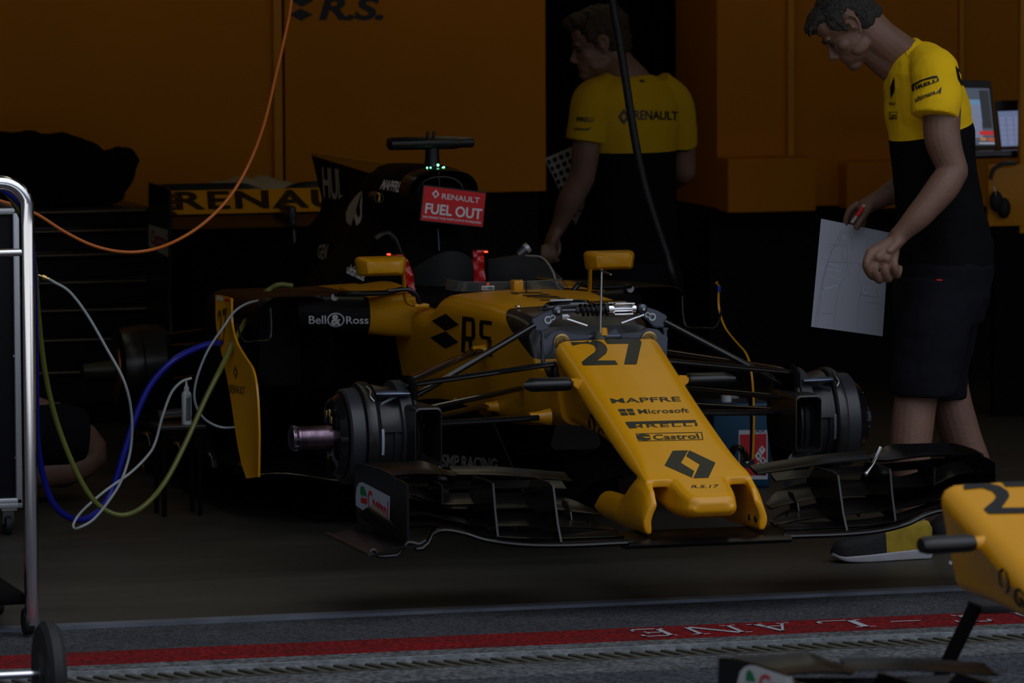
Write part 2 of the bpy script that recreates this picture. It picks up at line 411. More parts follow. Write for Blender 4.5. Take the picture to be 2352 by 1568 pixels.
# lettering painted upside down on the red line, serifed:  P I T - L A N E  seen from the lane
def serif(pts_px,name):
    pass
LET={'E':[[(0,0),(.14,0),(.14,1),(0,1)],[(-.08,.92),(.8,.92),(.8,1),(-.08,1)],[(-.08,0),(.82,0),(.82,.09),(-.08,.09)],[(.1,.46),(.55,.46),(.55,.54),(.1,.54)],[(.72,.75),(.8,.75),(.8,1),(.72,1)],[(.74,0),(.82,0),(.82,.25),(.74,.25)],[(.5,.36),(.56,.36),(.56,.64),(.5,.64)]],
 'N':[[(.0,0),(.08,0),(.08,1),(0,1)],[(.0,1),(.16,1),(.86,0),(.72,0)],[(.78,0),(.86,0),(.86,1),(.78,1)],[(-.1,0),(.2,0),(.2,.06),(-.1,.06)],[(-.14,.94),(.1,.94),(.1,1),(-.14,1)],[(.66,.94),(.98,.94),(.98,1),(.66,1)]],
 'A':[[(.0,0),(.09,0),(.48,1),(.42,1)],[(.66,0),(.84,0),(.52,1),(.40,1)],[(.18,.33),(.68,.33),(.68,.41),(.2,.41)],[(-.12,0),(.2,0),(.2,.06),(-.12,.06)],[(.56,0),(.98,0),(.98,.06),(.56,.06)]],
 'L':[[(.1,0),(.26,0),(.26,1),(.1,1)],[(-.02,.94),(.38,.94),(.38,1),(-.02,1)],[(-.02,0),(.9,0),(.9,.08),(-.02,.08)],[(.82,0),(.9,0),(.9,.3),(.82,.3)]],
 '-':[[(0,.44),(.8,.44),(.8,.52),(0,.52)]],
 'T':[[(.36,0),(.5,0),(.5,1),(.36,1)],[(0,.92),(.86,.92),(.86,1),(0,1)],[(0,.7),(.07,.7),(.07,1),(0,1)],[(.79,.7),(.86,.7),(.86,1),(.79,1)],[(.24,0),(.62,0),(.62,.07),(.24,.07)]],
 'I':[[(.1,0),(.26,0),(.26,1),(.1,1)],[(0,.93),(.36,.93),(.36,1),(0,1)],[(0,0),(.36,0),(.36,.07),(0,.07)]],
 'P':[[(.1,0),(.26,0),(.26,1),(.1,1)],[(.1,.9),(.7,.9),(.7,1),(.1,1)],[(.62,.5),(.76,.5),(.76,.95),(.62,.95)],[(.1,.48),(.7,.48),(.7,.56),(.1,.56)],[(0,0),(.36,0),(.36,.07),(0,.07)]]}
px_letters=[('E',1432,1525),('N',1560,1690),('A',1720,1815),('L',1870,1990),('-',2025,2115),('T',2165,2265),('I',2310,2360),('P',2440,2560)]
for ch,xa,xb in px_letters:
    yc=1458-(xa-1200)*.0385
    A=PZ(xa,yc,0); B=PZ(xb,yc-(xb-xa)*.0385,0)
    x0,x1=A.x,B.x; w=x1-x0
    polys=[]
    for p in LET[ch]:
        polys.append([((1-u)*w*.95, (1-v)*.15) for u,v in p])   # turned through 180 degrees
    vs,fs=poly2d(polys)
    o=flatdecal('painted_letter',(vs,fs),V((x0,-.43,.0005)),(1,0,0),(0,1,0),LINEP,stripe)
# ---- walls
WY=mat('yellow_wall_panel',(.60,.205,.001),.5,spec=.15,var=.06,vscale=1.2)
WY2=mat('yellow_wall_edge',(.66,.26,.006),.4,spec=.3)
WB=mat('black_wall',(.006,.006,.006),.7,spec=.2)
def wallbox(name,x0,x1,y0,y1,z0,z1,m,par=None,bev=0):
    bm=bmesh.new(); box(bm,((x0+x1)/2,(y0+y1)/2,(z0+z1)/2),(x1-x0,y1-y0,z1-z0),bev=bev); o=obj(name,bm,m,par,smooth=False)
    if par is None: o['kind']='structure'
    return o
wallbox('wall_back',-4.6,6.2,6.9,7.1,0,3.6,WB)
xs=PY(655,200,6.5).x; xe=PY(1253,200,6.5).x; zb=PY(1000,444,6.5).z
wallbox('wall_panel_left',-4.55,xs-.02,6.52,6.9,zb-.03,3.55,WY)
wallbox('trim_3',xs-.045,xs-.012,6.50,6.53,zb-.03,3.5,WY2)
wp=wallbox('wall_panel_middle',xs,xe,6.5,6.9,zb,3.55,WY)
wallbox('wall_base_left',-4.55,xe,6.62,6.9,0,zb-.02,WB)
xr=PY(1647,200,6.2).x; zr=PY(1647,478,6.2).z
xc=PY(1813,200,6.2).x
wallbox('wall_panel_right',xr,6.15,6.2,6.9,zr+.0,3.55,WY)
wallbox('trim_4',xc-.015,xc+.015,6.17,6.2,PY(1800,362,6.2).z,3.5,WY2,bev=.006)
# low yellow fold in front of the panel
bm=bmesh.new(); x1=PY(1867,400,6.1).x; z1=PY(1800,362,6.1).z; z0=PY(1800,484,6.1).z
prism(bm,[(xr,z0),(x1,z0),(x1,z1-.015),(x1-.004,z1-.005),(x1-.015,z1),(xr,z1)],'Y',6.06,6.2,.003); o=obj('trim_5',bm,WY); o['kind']='structure'
x2=PY(1945,400,6.1).x; x3=PY(2352,400,6.1).x+1
bm=bmesh.new(); z2=PY(2000,371,6.1).z; prism(bm,[(x2,z0),(x2+.6,z0),(x2+.6,z2),(x2+.01,z2),(x2,z2-.01)],'Y',6.1,6.2,.003); o=obj('trim_6',bm,WY); o['kind']='structure'
xv=PY(2206,100,6.2).x; wallbox('trim_7',xv-.01,xv+.01,6.18,6.2,z1,3.5,WY2,bev=.004)
wallbox('wall_base_right',xr,6.15,6.3,6.9,0,zr,WB)
wallbox('wall_left',-4.8,-4.6,.3,7.1,0,3.6,mat('side_wall',(.012,.012,.012),.7))
wallbox('wall_right',6.2,6.4,.3,7.1,0,3.6,MATS['side_wall'])
wallbox('ceiling',-4.8,6.4,.3,7.1,3.55,3.7,mat('ceiling_black',(.02,.02,.02),.8))
wallbox('wall_front_header',-30,30,.28,.6,2.9,7,mat('facade',(.35,.36,.38),.8))
wallbox('wall_front_left',-30,-4.6,.28,.6,0,2.9,MATS['facade']); wallbox('wall_front_right',6.2,30,.28,.6,0,2.9,MATS['facade'])
# black curtain hanging in the doorway between the panels, as soft folds
bm=bmesh.new(); g=[]
for i in range(60):
    x=xe+(xr-xe)*i/59; y=6.75+.02*math.sin(i*.9)+.012*math.sin(i*2.3); g.append([(x,y,.01),(x,y,1.5),(x,y,3.4)])
plate(bm,g,.006,(0,1,0)); o=obj('black_curtain',bm,MBLK); tagobj(o,'black floor length curtain filling the doorway behind the rear mechanic','curtain'); rebase(o)
# wall lettering
tr=bvh(wp)
decal('wall_emblem',rs_mark(),[(668,-14),(722,-14),(718,50),(664,50)],BLET,wp,tr)
decal('wall_lettering',text2d('R.S.',.035,.95,.12),[(738,-8),(886,-8),(880,47),(732,47)],BLET,wp,tr)
# ---- light: overcast sky from the lane, dim ceiling tubes inside
w=bpy.data.worlds.new('world'); scn.world=w; w.use_nodes=True; nt=w.node_tree; bg=nt.nodes['Background']
tc=nt.nodes.new('ShaderNodeTexCoord'); sp=nt.nodes.new('ShaderNodeSeparateXYZ'); nt.links.new(tc.outputs['Generated'],sp.inputs[0])
rp=nt.nodes.new('ShaderNodeValToRGB'); e=rp.color_ramp.elements; e[0].position=.0; e[0].color=(.030,.034,.045,1); e[1].position=1; e[1].color=(1.9,2.0,2.2,1)
q=rp.color_ramp.elements.new(.15); q.color=(.06,.068,.085,1); q=rp.color_ramp.elements.new(.40); q.color=(.52,.57,.67,1); q=rp.color_ramp.elements.new(.75); q.color=(1.0,1.07,1.2,1)
nt.links.new(sp.outputs[2],rp.inputs[0])
dt=nt.nodes.new('ShaderNodeVectorMath'); dt.operation='DOT_PRODUCT'; dt.inputs[1].default_value=(.62,-.785,0); nt.links.new(tc.outputs['Generated'],dt.inputs[0])
mr=nt.nodes.new('ShaderNodeMapRange'); mr.inputs[1].default_value=-.2; mr.inputs[2].default_value=.95; mr.inputs[3].default_value=.08; mr.inputs[4].default_value=1.75; nt.links.new(dt.outputs['Value'],mr.inputs[0])
sc_=nt.nodes.new('ShaderNodeVectorMath'); sc_.operation='SCALE'; nt.links.new(rp.outputs[0],sc_.inputs[0]); nt.links.new(mr.outputs[0],sc_.inputs['Scale']); nt.links.new(sc_.outputs[0],bg.inputs[0]); bg.inputs[1].default_value=SKY
sl=bpy.data.lights.new('sun','SUN'); sl.energy=SUNE; sl.color=(1,.96,.9); sl.angle=.01; so=bpy.data.objects.new('sun',sl); COL.objects.link(so); so.rotation_euler=(math.radians(-40),0,math.radians(8))
lampm=mat('lamp_diffuser',(.8,.8,.8),.5,emit=(1,.90,.62),estr=LAMPE)
for i,(x,y,l) in enumerate(((-1.15,2.2,3.2),(1.15,2.2,3.2),(-1.15,5.2,1.8),(1.15,5.2,1.8),(3.4,3.6,2.4))):
    t=thing('ceiling_light','long ceiling light strip over the garage bay','light',(x,y,2.9),'ceiling light strips')
    b=bmesh.new(); box(b,(x,y,2.95),(.34,l+.06,.08),bev=.01); obj('housing',b,WHT,t)
    b=bmesh.new(); box(b,(x,y,2.898),(.28,l,.025),bev=.008); obj('diffuser',b,lampm,t)
    for d in (-.4,.4):
        b=bmesh.new(); tube(b,[(x,y+d*l,2.98),(x,y+d*l,3.56)],.006,6); obj('hanger',b,STL,t)
# ================= THE RACING CAR (nose towards the camera, left side nearer)
car=thing('racing_car','yellow and black open-wheel racing car without wheels in the middle of garage','car',(0,2.3,0))
def pxpolys(polys,s=1,ox=0,oy=0):
    return poly2d([[((x/s+ox)/W,1-(y/s+oy)/H) for x,y in p] for p in polys])
FULL=[(0,0),(W,0),(W,H),(0,H)]
def bislice(bm,co,no,keep):
    g=bm.copy(); bmesh.ops.bisect_plane(g,geom=g.verts[:]+g.edges[:]+g.faces[:],plane_co=co,plane_no=no,clear_inner=(keep>0),clear_outer=(keep<0),dist=1e-6); return g
# --- monocoque
CH=[(1.02,.160,.145,.615,.44,.02,0),(1.17,.178,.160,.62,.43,.02,0),(1.20,.195,.165,.725,.425,.045,0),(1.46,.222,.19,.765,.40,.05,.004),(1.75,.245,.20,.772,.385,.06,.006),(2.02,.268,.215,.764,.37,.075,.008),(2.10,.272,.22,.712,.37,.06,0),(2.3,.275,.225,.706,.36,.05,0),(2.7,.28,.24,.700,.34,.05,0),(3.05,.28,.26,.69,.33,.05,0)]
bm=bmesh.new(); rings=[]
ys=[1.02,1.1,1.17,1.2]+[1.2+.065*k for k in range(1,13)]+[2.02,2.05,2.08,2.11,2.16,2.25,2.4,2.55,2.7,2.85,3.05]
for y in ys:
    q=interp(CH,y); rings.append([(x,y,z) for x,z in rrect(q[1],q[2],q[3],q[4],q[5],.05,q[6])])
skin(bm,rings)
pl=(0,1.46,.768); no=(0,-.46,-1.0*.94)    # the carbon edge runs down and forward across the side
n=V((0,.49,-1)).normalized()            # below/behind this plane is yellow
yel=bislice(bm,V((0,1.47,.775)),V((0,.49,-1)),1); cb=bislice(bm,V((0,1.47,.775)),V((0,.49,-1)),-1)
y2=bislice(yel,V((0,2.52,0)),V((0,1,0)),-1); bk=bislice(yel,V((0,2.52,0)),V((0,1,0)),1); bm.free(); yel.free()
mono=obj('monocoque',y2,YEL,car,'yellow painted survival cell'); obj('cockpit_side',bk,BLK,car); carb=obj('bulkhead_cover',cb,CARB,car,'bare carbon top of the chassis, panel removed')
# --- cockpit
bm=bmesh.new(); box(bm,(0,2.55,.715),(.44,.86,.02),bev=.008); obj('cockpit_shade_lid',bm,MBLK,car)  # black lid on the closed tub, standing in for cockpit shade
# seat back / headrest: humped sheet
def hump(name,x0,x1,zb,prof,Y,dy,m,th=.02):
    bm=bmesh.new(); N=28; g=[]
    for i in range(N+1):
        t=i/N; x=x0+(x1-x0)*t; zt=prof(t); g.append([(x,Y+dy*(1-math.cos((t-.5)*2)),zb+(zt-zb)*j/8) for j in range(9)])
    plate(bm,g,th,(0,1,0)); return obj(name,bm,m,car)
A=PY(945,700,2.85); B=PY(1135,700,2.85); zt=PY(1010,577,2.85).z
hump('seat_back',A.x,B.x,A.z-.02,lambda t:A.z-.0+(zt-A.z)*min(1,(.45+.55*math.sin(PI*min(max(t*1.02,0),1))**.9)),2.85,.25,MATS.get('seat_black') or mat('seat_black',(.018,.02,.02),.7))
A2=PY(1112,660,2.7); B2=PY(1295,665,2.7); z2=PY(1190,586,2.7).z
hump('headrest_side',A2.x,B2.x,A2.z,lambda t:A2.z+(z2-A2.z)*(1-max(0,(t-.45)/.55)**2.2 if t>.45 else 1-.08*(1-t/.45)),2.7,-.1,mat('headrest_black',(.012,.013,.014),.45))
bm=bmesh.new(); tube(bm,cat([PY(1208,587,2.68),PY(1245,592,2.6),PY(1268,620,2.5),PY(1280,655,2.4),PY(1292,668,2.3)],6),.004,6); obj('cockpit_trim',bm,mat('clear_edge',(.35,.36,.33),.2),car)
def strap(name,pts,w,Y):
    bm=bmesh.new(); P=cat([PY(x,y,Y) for x,y in pts],6); g=[]
    for i,p in enumerate(P):
        k=.006*math.sin(i*1.3); g.append([p+V((-w/2,k,0)),p+V((-w/6,k*.3-.006,0)),p+V((w/6,-k-.004,0)),p+V((w/2,-k,0))])
    plate(bm,g,.004,(0,1,0)); return obj(name,bm,REDG,car,'glossy red harness strap')
strap('harness_strap',[(912,584),(925,600),(938,640),(942,690)],.036,2.5)
strap('harness_strap',[(1098,574),(1099,600),(1102,650)],.037,2.5)
for px,py in ((893,584),(1116,578)):
    bm=bmesh.new(); box(bm,PY(px,py,2.5),(.012,.012,.006),bev=.002); obj('red_lamp',bm,REDL,car)
bm=bmesh.new(); tube(bm,cat([PY(890,668,2.2),PY(935,665,2.2),PY(955,675,2.2),PY(965,698,2.2)],6),.006,8); obj('cockpit_cable',bm,BLK,car)
# windscreen: low clear band round the cockpit front
GLS=mat('clear_screen',(.5,.55,.55),.05,trans=.85,ior=1.2,alpha=.35,spec=.8)
bm=bmesh.new(); g=[]
for k in range(15):
    a=PI*(k/14); x=-.20*math.cos(a); y=2.14-.16*math.sin(a)**.7; g.append([(x,y,.772-.0*k),(x*.93,y+.03,.80)])
plate(bm,g,.003,(0,-1,0)); ws=obj('windscreen',bm,GLS,car)
bm=bmesh.new(); tube(bm,[g[k][1] for k in range(15)],.0022,6); obj('screen_rim',bm,mat('rim_grey',(.12,.12,.12),.3),ws)
bm=bmesh.new(); c=PY(1121,661,2.0); box(bm,c,(.042,.002,.014),bev=.0008); st=obj('licence_sticker',bm,WHT,car,'small white label')
flatdecal('lettering',text2d('FIA 04824',.02),c+V((-.018,-.003,-.004)),(.036,0,0),(0,0,.008),BLET,st)
# small yellow lateral camera block on the chassis top
bm=bmesh.new(); c=PY(1187,658,1.95); box(bm,c+V((0,0,-.004)),(.032,.05,.05),bev=.004); tube(bm,[PY(1197,664,1.93),PY(1197,642,1.93)],.004,8); box(bm,PY(1187,671,1.95),(.052,.08,.014),bev=.005)
obj('timing_antenna',bm,YEL,car)
bm=bmesh.new(); tube(bm,[PY(1209,672,1.85),PY(1209,644,1.85)],.0022,6); obj('antenna_rod',bm,BLK,car)
mt=bvh(mono)
bars=[[(190,72),(660,72),(650,84),(300,84),(330,100),(250,98)],[(370,112),(600,108),(690,92),(780,108),(700,114),(380,124)],[(430,126),(840,124),(915,138),(850,150),(520,158),(530,152),(800,144),(800,136),(440,138)],[(610,178),(900,168),(860,156),(990,156),(960,172),(1080,180),(1160,196),(760,186),(620,186)]]
decal('race_number',pxpolys(bars,6.189,1140,660),FULL,BLET,mono,mt,.0015)
R_=[[(580,450),(612,453),(605,655),(598,745),(570,742)],[(612,453),(668,460),(683,490),(655,495),(612,488)],[(655,495),(683,490),(685,620),(655,615)],[(608,612),(655,615),(685,620),(660,652),(606,650)],[(628,650),(656,652),(664,728),(640,745)],[(640,745),(664,728),(712,738),(712,765),(655,755)]]
S_=[[(725,480),(822,490),(820,522),(750,514),(735,500)],[(720,490),(750,502),(750,612),(720,606)],[(720,600),(815,617),(812,647),(735,632)],[(785,632),(822,642),(812,745),(785,738)],[(706,705),(800,727),(835,780),(704,765)]]
D_=[[(330,487),(443,428),(553,518),(440,568)],[(315,622),(442,572),(547,660),(437,712)]]
decal('team_lettering',pxpolys(R_+S_+D_,3.564,900,600),FULL,BLET,mono,mt,.0015)
# --- keel, splitter and floor in the dark underneath
bm=bmesh.new(); KE=[(1.35,.06,.08,.44,.33),(1.8,.12,.14,.42,.25),(2.3,.2,.26,.40,.19),(3.0,.25,.6,.40,.17)]
rings=[]
for k in range(12):
    q=interp(KE,1.35+.15*k); rings.append([(x,1.35+.15*k,z) for x,z in rrect(q[1],q[2],q[3],q[4],.02,.02)])
skin(bm,rings); keel=obj('keel',bm,BLK,car)
bm=bmesh.new(); prism(bm,[(-.28,2.0),(.28,2.0),(.74,2.45),(.8,2.9),(.8,4.3),(.4,5.0),(-.4,5.0),(-.8,4.3),(-.8,2.9),(-.74,2.45)],'Z',.15,.17,.004); obj('floor_tray',bm,MBLK,car)
bm=bmesh.new(); prism(bm,[(-.1,1.62),(.1,1.62),(.28,2.05),(-.28,2.05)],'Z',.155,.175,.004); obj('splitter',bm,MBLK,car)
bm=bmesh.new(); g=[]
for k in range(13):
    y=1.35+k*.07; g.append([(-.165-.02*j-.05*k/12,y,.20+j*.045+.03*math.sin(k*.3)) for j in range(6)])
plate(bm,g,.005,(1,0,0)); bb=obj('barge_board',bm,BLK,car)
bt=bvh(bb)
decal('lettering',text2d('SMP RACING',.03,.95),[(1017,1042),(1142,1052),(1146,1082),(1013,1072)],GLET,bb,bt)
decal('emblem',pxpolys([[(987,1034),(1010,1028),(1000,1048),(1002,1078),(992,1070)]]),FULL,GLET,bb,bt)
# --- nose cone
NC=[(.07,.150,.145,.352,.290,.025,0),(.10,.162,.152,.374,.350,.010,0),(.2,.164,.140,.411,.360,.030,.001),(.3,.164,.132,.447,.372,.042,.002),(.6,.165,.122,.555,.415,.050,.003),(.85,.167,.124,.645,.440,.045,.003),(1.005,.167,.132,.700,.448,.038,.002)]
def nose_rings(sc=1):
    rings=[]
    for k in range(24):
        y=.10+.905*k/23; q=interp(NC,y); rings.append([(x,y,z) for x,z in rrect(q[1],q[2],q[3],q[4],q[5],min(.04,(q[3]-q[4])*.3),q[6],n=8)])
    return rings
def nose_solid(bm):
    skin(bm,nose_rings())
    # thumb tip between the pylons
    st=[(-.035,.045,.060,.318,.292),(-.02,.070,.074,.335,.278),(0,.078,.082,.343,.272),(.03,.084,.089,.352,.270),(.07,.087,.094,.365,.272),(.11,.092,.10,.378,.278),(.2,.11,.11,.405,.30),(.34,.12,.10,.445,.36)]
    rings=[]
    for q in st: rings.append([(x,q[0],z) for x,z in rrect(q[1],q[2],q[3],q[4],min(.022,(q[3]-q[4])*.45),min(.028,(q[3]-q[4])*.45))])
    skin(bm,rings)
    # pylons: outer cheeks that drop to the wing and run back as low fins
    for s in (-1,1):
        g=bmesh.new(); N=20; out=[]
        for k in range(N+1):
            t=k/N; y=.035+.53*t
            zt=interp([(0,.312),(.05,.345),(.10,.362),(.22,.380),(.36,.352),(.5,.310),(.68,.306),(.88,.300),(.97,.285),(1,.262)],t)[1]
            zbm=interp([(0,.226),(.3,.222),(.7,.222),(.93,.226),(1,.238)],t)[1]
            th=.012+.006*math.sin(PI*min(1,t*1.4)); flare=.008*math.sin(PI*t)
            xc=s*(.160+.010*(1-t)); xt=s*.151
            r=[]
            for j in range(7):
                u=j/6; z=zt+(zbm-zt)*u; x=xt+(xc-xt)*min(1,u*1.6)+s*.006*math.sin(PI*u); r.append((x+s*th*(.6 if j in(0,6) else 1),y,z))
            for j in range(6,-1,-1):
                u=j/6; z=zt+(zbm-zt)*u; x=xt+(xc-xt)*min(1,u*1.6)+s*.006*math.sin(PI*u); r.append((x-s*th*(.6 if j in(0,6) else 1),y,z))
            out.append(r)
        skin(g,out); merge(bm,g)
bm=bmesh.new(); nose_solid(bm); nose=fuse('nose_cone',bm,YEL,car,.0042,7,'yellow nose cone')
nt_=bvh(nose)
Z1=6.189
two=[(1045,765),(1120,751),(1180,745),(1350,745),(1430,755),(1500,778),(1560,830),(1580,890),(1560,940),(1500,990),(1435,1040),(1690,1040),(1730,1100),(1235,1110),(1210,1065),(1300,990),(1400,920),(1415,880),(1390,830),(1350,812),(1290,800),(1200,802),(1085,830)]
sev=[(1530,737),(2035,732),(2065,785),(1995,1095),(1815,1095),(1880,800),(1575,805)]
decal('race_number',pxpolys([two,sev],Z1,1140,660),FULL,OLV,nose,nt_,.001,label='dark number 27')
z2=2.903; O=(1180,740)
def npx(name,shape_polys): return decal(name,pxpolys(shape_polys,z2,*O),FULL,OLV,nose,nt_,.001)
def ntx(s,q,bold=.03,sp=1,shear=0): return decal('lettering',text2d(s,bold,sp,shear),[(x/z2+O[0],y/z2+O[1]) for x,y in q],OLV,nose,nt_,.001)
ntx('MAPFRE',[(640,509),(1105,496),(1116,527),(655,541)],.012)
npx('emblem',[[(693,580),(740,578),(752,597),(703,598)],[(748,578),(792,577),(802,596),(760,597)],[(708,603),(755,602),(765,621),(718,622)],[(763,602),(803,601),(812,619),(774,620)]])
ntx('Microsoft',[(822,580),(1163,572),(1170,602),(838,612)],.01)
npx('lettering',[[(742,668),(760,664),(1205,652),(1216,655),(1216,664),(1205,670),(812,680),(822,706),(772,709)],[(820,690),(842,688),(845,696),(825,700)]])
ntx('IRELLI',[(838,680),(1222,670),(1226,692),(846,704)],.008,1.1)
decal('sticker_frame',FRAME,[(x/z2+O[0],y/z2+O[1]) for x,y in ((812,742),(1256,732),(1264,784),(832,795))],OLV,nose,nt_,.001)
npx('emblem',[[(818+0,765),(828,750),(860,745),(900,750),(914,762),(880,762),(850,758),(880,772),(914,770),(912,782),(880,790),(845,786),(822,776)]])
ntx('Castrol',[(926,750),(1225,742),(1240,776),(932,785)],.02)
npx('emblem',[[(1005,955),(1060,857),(1163,855),(1115,938),(1203,992),(1188,1036)],[(1170,854),(1345,937),(1298,1037),(1197,1040),(1240,948),(1150,893)]])
ntx('R.S.17',[(1190,1086),(1368,1082),(1362,1103),(1183,1106)],.01)
decal('emblem',pxpolys([[(x/1,y/1) for x,y in p] for p in [[(1352,955),(1358,950),(1364,957),(1368,975),(1366,992),(1361,996),(1364,980),(1362,964),(1357,958)],[(1352,960),(1351,975),(1356,990),(1359,988),(1355,976),(1355,962)]]]),FULL,BLET,nose,nt_,.001)
decal('lettering',text2d('Genii',.02),[(1378,976),(1412,1030),(1405,1050),(1371,996)],BLET,nose,nt_,.001)
for px,py in ((1465,1193),(1477,1196),(1722,1188),(1736,1191)):
    bm=bmesh.new(); c=PX(px,py,-.178 if px<1600 else .158); lathe(bm,[(-.003,0),(-.003,.009),(0,.010),(.002,.007),(.002,0)],c,'X',14); obj('bolt_recess',bm,BLK,nose)
# front camera pods either side of the nose
for s in (-1,1):
    bm=bmesh.new(); c=V((s*.245,.79,.590)); st=[]
    for k,(d,r) in enumerate(((-.065,.7),(-.060,.95),(-.05,1),(.05,1),(.058,.96),(.064,.8))):
        sh=.03*(k<3)*0
        st.append([(c.x+s*-d*1.0+(0),c.y+.03*r*math.cos(a)+ (s*-d<0)*0,c.z+.021*r*math.sin(a)) for a in [2*PI*j/20 for j in range(20)]])
    # slanted outer end
    for j,p in enumerate(st[0]): st[0][j]=(p[0]+s*.022*math.cos(2*PI*j/20)*-1,p[1],p[2])
    skin(bm,st); pod=obj('camera_pod',bm,BLK,car)
    bm=bmesh.new(); tube(bm,[(s*.182,.79,.590),(s*.160,.79,.588)],[.014,.018],12,flat=1); prism(bm,[(s*.18,.59-.004),(s*.18,.6),(s*.145,.606),(s*.16,.57)],'Y',.76,.84,.002); obj('pod_mount',bm,YEL,pod,'yellow pod mount')
# --- pitot tube on the nose top
pt=bmesh.new(); tube(pt,[PY(1379,765,1.0),PY(1382,618,1.0)],.0035,8); tube(pt,[PY(1380,621,1.0),PY(1403,630,.93)],.0032,8); obj('pitot_tube',pt,STL,car)
bm=bmesh.new(); lathe(bm,[(-.016,.0),(-.016,.015),(.0,.013),(.006,.012),(.006,.006),(-.01,.004)],PY(1385,757,1.01),'Z',18); obj('pitot_base',bm,YEL,car,'yellow collar of the pitot tube')
bm=bmesh.new(); lathe(bm,[(-.03,.018),(.01,.017),(.012,.012),(.012,0)],PY(1378,768,1.015)+V((0,0,0)),'Z',18); obj('pitot_socket',bm,mat('grey_composite',(.09,.09,.07),.4),car)
# --- front suspension pack behind the nose bulkhead
sus=GUN
bm=bmesh.new()
for s in (-1,1):
    prism(bm,[(s*.05,.690),(s*.125,.692),(s*.16,.700),(s*.165,.66),(s*.195,.65),(s*.20,.700),(s*.185,.705),(s*.17,.722),(s*.135,.728),(s*.11,.716),(s*.05,.712)][::s],'Y',1.03,1.055,.003)
    tube(bm,[(s*.193,1.04,.62),(s*.193,1.04,.72)],.007,10); tube(bm,[(s*.193,1.04,.72),(s*.193,1.04,.727)],.010,8)
box(bm,(0,1.045,.704),(.24,.02,.014),bev=.003)
for x in (-.03,.03): prism(bm,[(x-.02,.71),(x+.02,.71),(x+.01,.728)],'Y',1.05,1.056,.001)
obj('bulkhead_bracket',bm,sus,car)
for s in (-1,1):
    bm=bmesh.new(); lathe(bm,[(-.01,0),(-.01,.026),(-.012,.020),(-.014,.019),(-.014,.012),(-.008,.010),(-.008,0)],(s*.138,1.035,.693),'Y',24); obj('torsion_bar_end',bm,mat('bronze',(.3,.2,.07),.35,.9) if s<0 else MATS['bronze'],car)
    bm=bmesh.new(); prism(bm,[(s*.205,.725),(s*.215,.758),(s*.185,.775),(s*.15,.787),(s*.128,.785),(s*.128,.765),(s*.155,.745),(s*.175,.722)][::s],'Y',1.085,1.105,.003)
    lathe(bm,[(-.018,0),(-.018,.006),(-.012,.014),(.012,.014),(.018,.006),(.018,0)],(s*.135,1.09,.783),'Y',16)
    rk=obj('rocker',bm,sus,car)
    bm=bmesh.new()
    for (dx,dz,r) in ((.165,.757,.012),(.150,.764,.008)):
        lathe(bm,[(0,r*.62),(-.004,r*.62),(-.004,r),(0,r)],(s*dx,1.084,dz),'Y',18)
    obj('rocker_eye',bm,ALU,rk)
    bm=bmesh.new(); lathe(bm,[(-.022,0),(-.022,.005),(-.018,.005)],(s*.135,1.09,.783),'Y',6); obj('bolt',bm,STL,rk)
bm=bmesh.new(); tube(bm,[(-.135,1.09,.783),(-.07,1.09,.783)],.0055,10); lathe(bm,[(-.075,.009),(-.068,.013),(-.062,.009)],(0,1.09,.783),'X',14); 
for k in range(1): tube(bm,[(-.06,1.09,.783),(.03,1.09,.783)],.008,10)
damper=obj('damper_rod',bm,mat('dark_steel',(.1,.1,.12),.3,.8),car)
bm=bmesh.new(); P=[(-.062+.088*t/90,1.09+.0165*math.cos(t*2*PI/15),.783+.0165*math.sin(t*2*PI/15)) for t in range(91)]; tube(bm,P,.0038,7); obj('coil_spring',bm,BLK,car)
bm=bmesh.new(); lathe(bm,[(.026,0),(.026,.019),(.040,.019),(.040,.016),(.044,.016),(.044,.010),(.115,.010),(.115,0)],(0,1.09,.783),'X',24)
box(bm,(.075,1.078,.800),(.062,.02,.006),bev=.002); box(bm,(.072,1.078,.768),(.06,.02,.006),bev=.002); lathe(bm,[(.10,.008),(.10,.017),(.112,.017),(.112,.008)],(0,1.09,.783),'X',20)
obj('damper_body',bm,CHR,car,'polished damper body')
bm=bmesh.new(); tube(bm,[(-.118,1.07,.762),(-.05,1.05,.738)],.005,8); box(bm,(-.115,1.07,.765),(.022,.014,.018),bev=.003); obj('anti_roll_link',bm,STL,car)
bm=bmesh.new(); tube(bm,[(.06,1.06,.742),(.135,1.07,.765)],.004,8); obj('anti_roll_link',bm,STL,car)
# dark box and details on the hatch
bm=bmesh.new(); P=[PY(1238,711,1.38),PY(1262,708,1.38),PY(1300,703,1.38),PY(1340,702,1.38),PY(1360,706,1.38)]; tube(bm,cat(P,5),[.004,.006,.01,.014,.018,.02,.02,.02,.02,.02,.02,.02,.02,.02,.02,.02,.02,.018,.016,.014,.012][:21],12,flat=1); obj('fluid_reservoir',bm,GLC,car)
bm=bmesh.new(); box(bm,(.115,1.36,.770),(.13,.12,.026),bev=.008); rb=obj('electronics_box',bm,GLC,car)
bm=bmesh.new(); box(bm,(.12,1.30,.784),(.06,.004,.006),bev=.001); obj('label_strip',bm,GLET,rb)
bm=bmesh.new(); box(bm,(-.045,1.35,.793),(.075,.012,.006),Matrix.Rotation(.0,3,'Z'),.002); obj('aluminium_strip',bm,ALU,car)
for (px,py) in ((1190,704),(1419,698),(1304,727)):
    p=PY(px,py,1.44 if py<720 else 1.27); bm=bmesh.new(); lathe(bm,[(0,0),(.002,.0),(.002,.004),(.0035,.005),(.0035,.009),(0,.010)],V((p.x,p.y,p.z)),'Z',16); obj('fastener',bm,STL,car)
